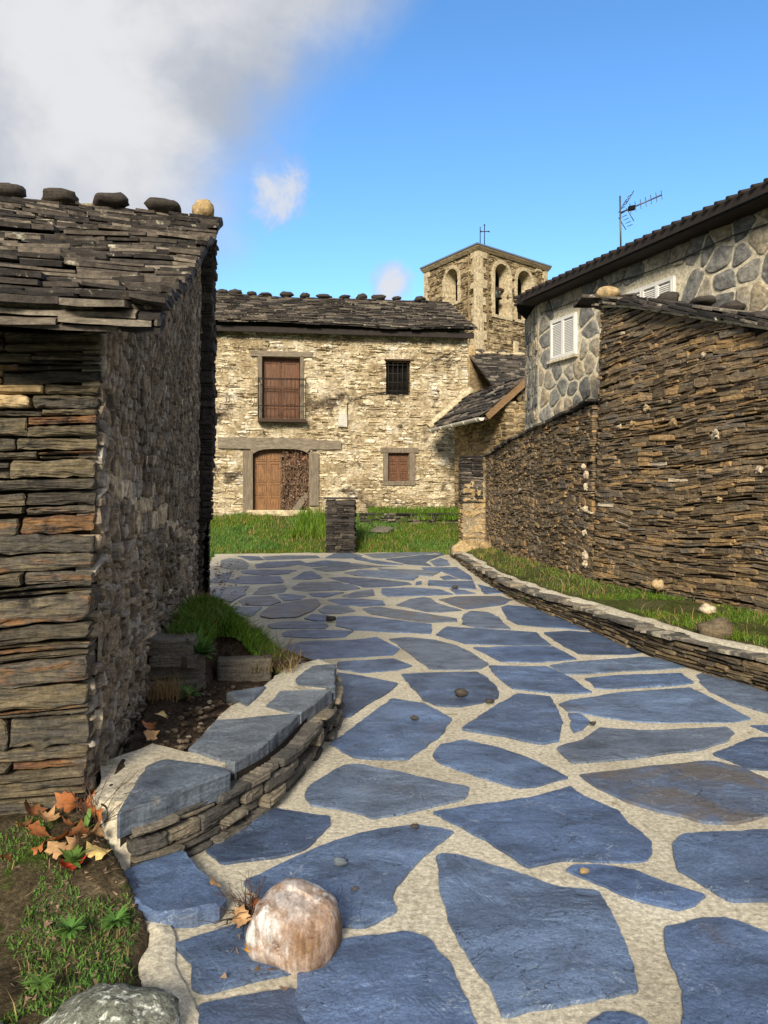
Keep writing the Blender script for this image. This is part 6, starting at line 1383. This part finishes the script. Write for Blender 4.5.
# ------------------------------------------------------------------ loose stones
mb = MB(); prism(mb, [at(x, y, .075) for x, y in ((118, 866), (159, 846), (185, 844), (231, 889), (221, 901), (157, 908), (131, 893))], lambda x, y: .058 + .010 * fbm(np.stack([x * 5, y * 5, 0 * x], -1), 5), .07, rough=.016, dens=.02, bev=.018, relief=.004, terr=.005)
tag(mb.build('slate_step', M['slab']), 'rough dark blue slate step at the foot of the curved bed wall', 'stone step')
def build_boulder():
    mb = MB(); c = np.array((-.272, 2.53, .078)); nu, nv = 44, 26; T, Ph = np.meshgrid(np.linspace(0, 2 * np.pi, nu), np.linspace(-np.pi / 2, np.pi / 2, nv), indexing='ij')
    d = np.stack([np.cos(Ph) * np.cos(T), np.cos(Ph) * np.sin(T), np.sin(Ph)], -1); s = np.sign(d) * np.abs(d) ** .82
    q = s * np.array([.150, .150, .128]) * (1 + .075 * fbm(d * 1.3 + 4, 8, 2) + .03 * fbm(d * 5, 9, 3))[..., None]
    q[..., 0] += .03 * np.clip(q[..., 2], -.1, .1) * 2 - .02; q[..., 2] -= .22 * np.clip(q[..., 0] + .04, 0, 1) ; q[..., 2] *= np.where(q[..., 1] < 0, .95, 1.05)
    a = R(-20); x, y = q[..., 0].copy(), q[..., 1].copy(); q[..., 0] = x * math.cos(a) - y * math.sin(a); q[..., 1] = x * math.sin(a) + y * math.cos(a)
    q[-1] = q[0]; mb.grid(q + c); o = mb.build('boulder', M['boulder']); tag(o, 'smooth rounded brown and white boulder resting on the slate paving', 'boulder')
build_boulder()
mb = MB(); blob(mb, (-.76, 2.10, .0), (.19, .17, .115), 12, .22, 1.6, nu=40, nv=22); tag(mb.build('rock', M['lichen']), 'grey rock crusted with white lichen at the bottom left corner', 'rock')
mb = MB(); blob(mb, (-1.07, 2.08, .02), (.05, .05, .04), 14, .3, nu=14, nv=9); tag(mb.build('rock', M['lichen']), 'small lichen-spotted stone left of the large lichened rock', 'rock')
def pebble(px, py, r, lab, seed, mat=None):
    x, d = at(px, py, .02); mb = MB(); blob(mb, (x, d, .018 + r * .35), (r, r * .75, r * .5), seed, .4, 1.8, nu=12, nv=8); tag(mb.build('pebble', M[mat or 'humps']), lab, 'pebble')
pebble(461, 695, .055, 'larger dark stone lying on the slab in the middle of the path', 1)
pebble(490, 702, .035, 'small dark stone just right of the larger one in the middle of the path', 2)
pebble(414, 719, .026, 'dark stone chip on the slab left of the two dark path stones', 3, 'roof')
pebble(340, 864, .030, 'grey slate chip on the slab behind the boulder', 4, 'cap')
pebble(355, 889, .012, 'tiny black chip on the slab just behind the boulder', 5, 'roof')
pebble(415, 827, .018, 'dark chip on the pale joint above the boulder', 6)
pebble(584, 872, .020, 'small pale pebble on the narrow pointed slab', 7, 'plaster')
pebble(593, 724, .022, 'small brown pebble beside the half-round slab', 8)
for i, (px, py, r) in enumerate(((330, 620, .06), (455, 588, .05))): pebble(px, py, r, ('dark lump on the joint of the far paving left of centre', 'dark lump on the far paving near the kerb')[i], 30 + i)

# ------------------------------------------------------------------ fallen leaves and the dry tuft by the boulder
LC = {'brown': (.20, .085, .035), 'rust': (.33, .12, .04), 'red': (.46, .055, .025), 'yellow': (.62, .45, .17), 'tan': (.42, .25, .12), 'gold': (.70, .38, .03)}
for k, c in LC.items():
    M['leaf_' + k] = plain('fallen_leaf_' + k, c, rough=.6, var=.4, sc=40, bump=.4, dist=.002, spec=.3)
def leaf(c, size, col, lab, seed, tilt=.5, group=None):
    rs = np.random.RandomState(seed); lob = [(0, .25), (.35, .9), (.62, .45), (1.05, 1.05), (1.35, .5), (1.57, 1.2)]
    ang = [(-math.pi / 2) + a for a, _ in lob] + [(-math.pi / 2) + 2 * 1.57 - a for a, _ in lob[::-1][1:]]
    pts = []
    prof = [(-1.57, .30), (-1.2, .62), (-.75, .9), (-.45, .68), (.1, 1.0), (.55, .70), (.85, .86), (1.15, .74), (1.57, 1.15), (1.99, .74), (2.29, .86), (2.6, .70), (3.04, 1.0), (3.6, .68), (3.9, .9), (4.34, .62)]
    out = np.array([(math.cos(a) * r, math.sin(a) * r) for a, r in prof]) * size * (1 + rs.uniform(-.12, .12, (16, 1)))
    rings = np.concatenate([out * k for k in (1, .66, .33)] + [[[0, 0]]])
    cu = rs.uniform(.5, 1.6); z = cu * (rings[:, 0] ** 2) / size * .5 + .35 * rs.normal() * rings[:, 1] ** 2 / size + size * .09 * vnoise(np.c_[rings / size * 2, 0 * rings[:, 0] + seed], 2)
    V = np.c_[rings, z]; from mathutils import Euler
    Rm = np.array(Euler((rs.normal(0, tilt), rs.normal(0, tilt), rs.uniform(0, 6.28))).to_matrix()); V = V @ Rm.T; V[:, 2] -= V[:, 2].min() * .75
    mb = MB(); n = 16; k = mb.verts(V + np.array(c)); i = np.arange(n); j = (i + 1) % n
    for r in (0, 1): mb.faces(np.stack([k + r * n + i, k + r * n + j, k + (r + 1) * n + j, k + (r + 1) * n + i], 1), 0, True)
    mb.faces(np.stack([k + 2 * n + i, k + 2 * n + j, np.full(n, k + 3 * n)], 1), 0, True)
    st = V[7 * 0] + np.array(c); mb.tube([tuple(st), tuple(st + (Rm @ np.array([0, -size * .5, 0])) + np.array([0, 0, .008]))], .0014, 5)
    o = mb.build('fallen_leaf', M['leaf_' + col]); tag(o, lab, 'leaf', group)
def gz(x, y): return float(.02 + .16 * sstep(y, 2.45, 3.2) + .03 * vnoise(np.array([x * 2.5, y * 2.5, 0.]), 21)) + .012
def lp(px, py, z=.10):
    x, d = at(px, py, z); return (x, d, max(gz(x, d), 0.02) + .006)
leaf(lp(98, 862, .12), .060, 'yellow', 'pale yellow fallen leaf on top of the leaf pile near the slate step', 1, .3)
leaf(lp(72, 872, .11), .058, 'red', 'red-orange fallen leaf lying left of the pale yellow leaf', 2, .3)
leaf(lp(3, 866, .11), .042, 'rust', 'orange leaf at the very left edge of the picture below the hut', 3, .3)
G = 'brown leaves piled under the hut corner'; LB = 'curled brown leaf in the pile under the hut corner'
rs = np.random.RandomState(2)
for i, (px, py) in enumerate(((22, 838), (36, 846), (48, 834), (60, 846), (72, 838), (84, 832), (92, 845), (66, 826), (80, 848), (40, 856), (56, 856), (96, 836), (30, 828), (88, 822), (76, 855))):
    p = lp(px, py, .15); leaf((p[0], p[1], p[2] + rs.uniform(0, .03)), rs.uniform(.042, .060), ('brown', 'rust', 'tan', 'rust')[i % 4], LB, 10 + i, .6, G)
leaf((-.63, 2.86, .045), .030, 'tan', 'pinkish tan leaf scrap on the joint behind the slate step', 40, .3)
leaf((-.50, 2.66, .03), .040, 'tan', 'tan leaf caught in the dry tuft beside the boulder', 41, .5)
leaf((-.455, 2.70, .05), .038, 'rust', 'rusty leaf standing in the dry tuft beside the boulder', 42, .9)
leaf((-.425, 2.47, .03), .032, 'gold', 'golden yellow leaf wedged at the left foot of the boulder', 43, .6)
leaf((-1.25, 4.05, .27), .05, 'rust', 'rusty leaf on the soil against the hut wall', 44, .5)
leaf((-1.18, 3.88, .27), .045, 'tan', 'pale tan leaf on the soil near the hut corner', 45, .4)
leaf((-1.22, 4.25, .27), .04, 'yellow', 'creamy leaf on the soil bed beside the hut wall', 46, .4)
leaf((-.70, 2.72, .03), .026, 'red', 'small dark red leaf below the slate step at the mortar edge', 47, .5)
def twigs(name, lab, c, n, ln, seed, cat, flat=.6):
    rs = np.random.RandomState(seed); mb = MB()
    for i in range(n):
        p = np.array(c) + rs.normal(0, .02, 3) * np.array([1, 1, 0]); d = rs.normal(0, 1, 3); d[2] = abs(d[2]) * flat; d /= np.linalg.norm(d); pts = [p]
        for k in range(4): d = d + rs.normal(0, .35, 3); d[2] = max(d[2], -.15); d /= np.linalg.norm(d); pts.append(pts[-1] + d * ln * rs.uniform(.15, .32))
        pts = [tuple(np.maximum(q, [-9, -9, c[2] - .005])) for q in pts]; mb.tube(pts, [.002, .0017, .0014, .001, .0006], 4)
    return tag(mb.build(name, M['twig']), lab, cat)
twigs('dry_tuft', 'dry reddish brown tuft of twigs at the left side of the boulder', (-.47, 2.70, .02), 60, .16, 3, 'dry plant')
twigs('dry_tuft', 'thin dry stalks at the base of the hut front wall', (-1.16, 3.08, .17), 26, .30, 4, 'dry plant', 1.6)
twigs('dry_tuft', 'brown dry stalks hanging at the edge of the grass mound', (-.74, 5.42, .30), 60, .26, 5, 'dry plant', .5)
def litter():
    rs = np.random.RandomState(7); mb = MB()
    for i in range(260):
        y = rs.uniform(8.8, 17); x = np.interp(y, [8.8, 11, 14, 17], [-2.05, -2.55, -3.1, -3.7]) + abs(rs.normal(0, .22)); a = rs.normal(0, .03, (4, 3)) * np.array([1, 1, .35]) + np.array([x, y, .035]); mb.poly(a[:3])
    for i in range(380):
        y = rs.uniform(2.2, 3.05); x = haunch_x(y) - rs.uniform(.03, .4); a = rs.normal(0, .008, (3, 3)) * np.array([1, 1, .4]) + np.array([x, y, gz(x, y) + .004]); mb.poly(a)
    for i in range(60):
        a = rs.normal(0, .012, (3, 3)) * np.array([1, 1, .4]) + np.array([rs.normal(-.40, .07), rs.normal(2.58, .12), .02]); mb.poly(a)
    tag(mb.build('leaf_litter', M['vine']), 'brown crumbled leaf litter along the path edge and under the hut', 'leaf litter', kind='stuff')
litter()
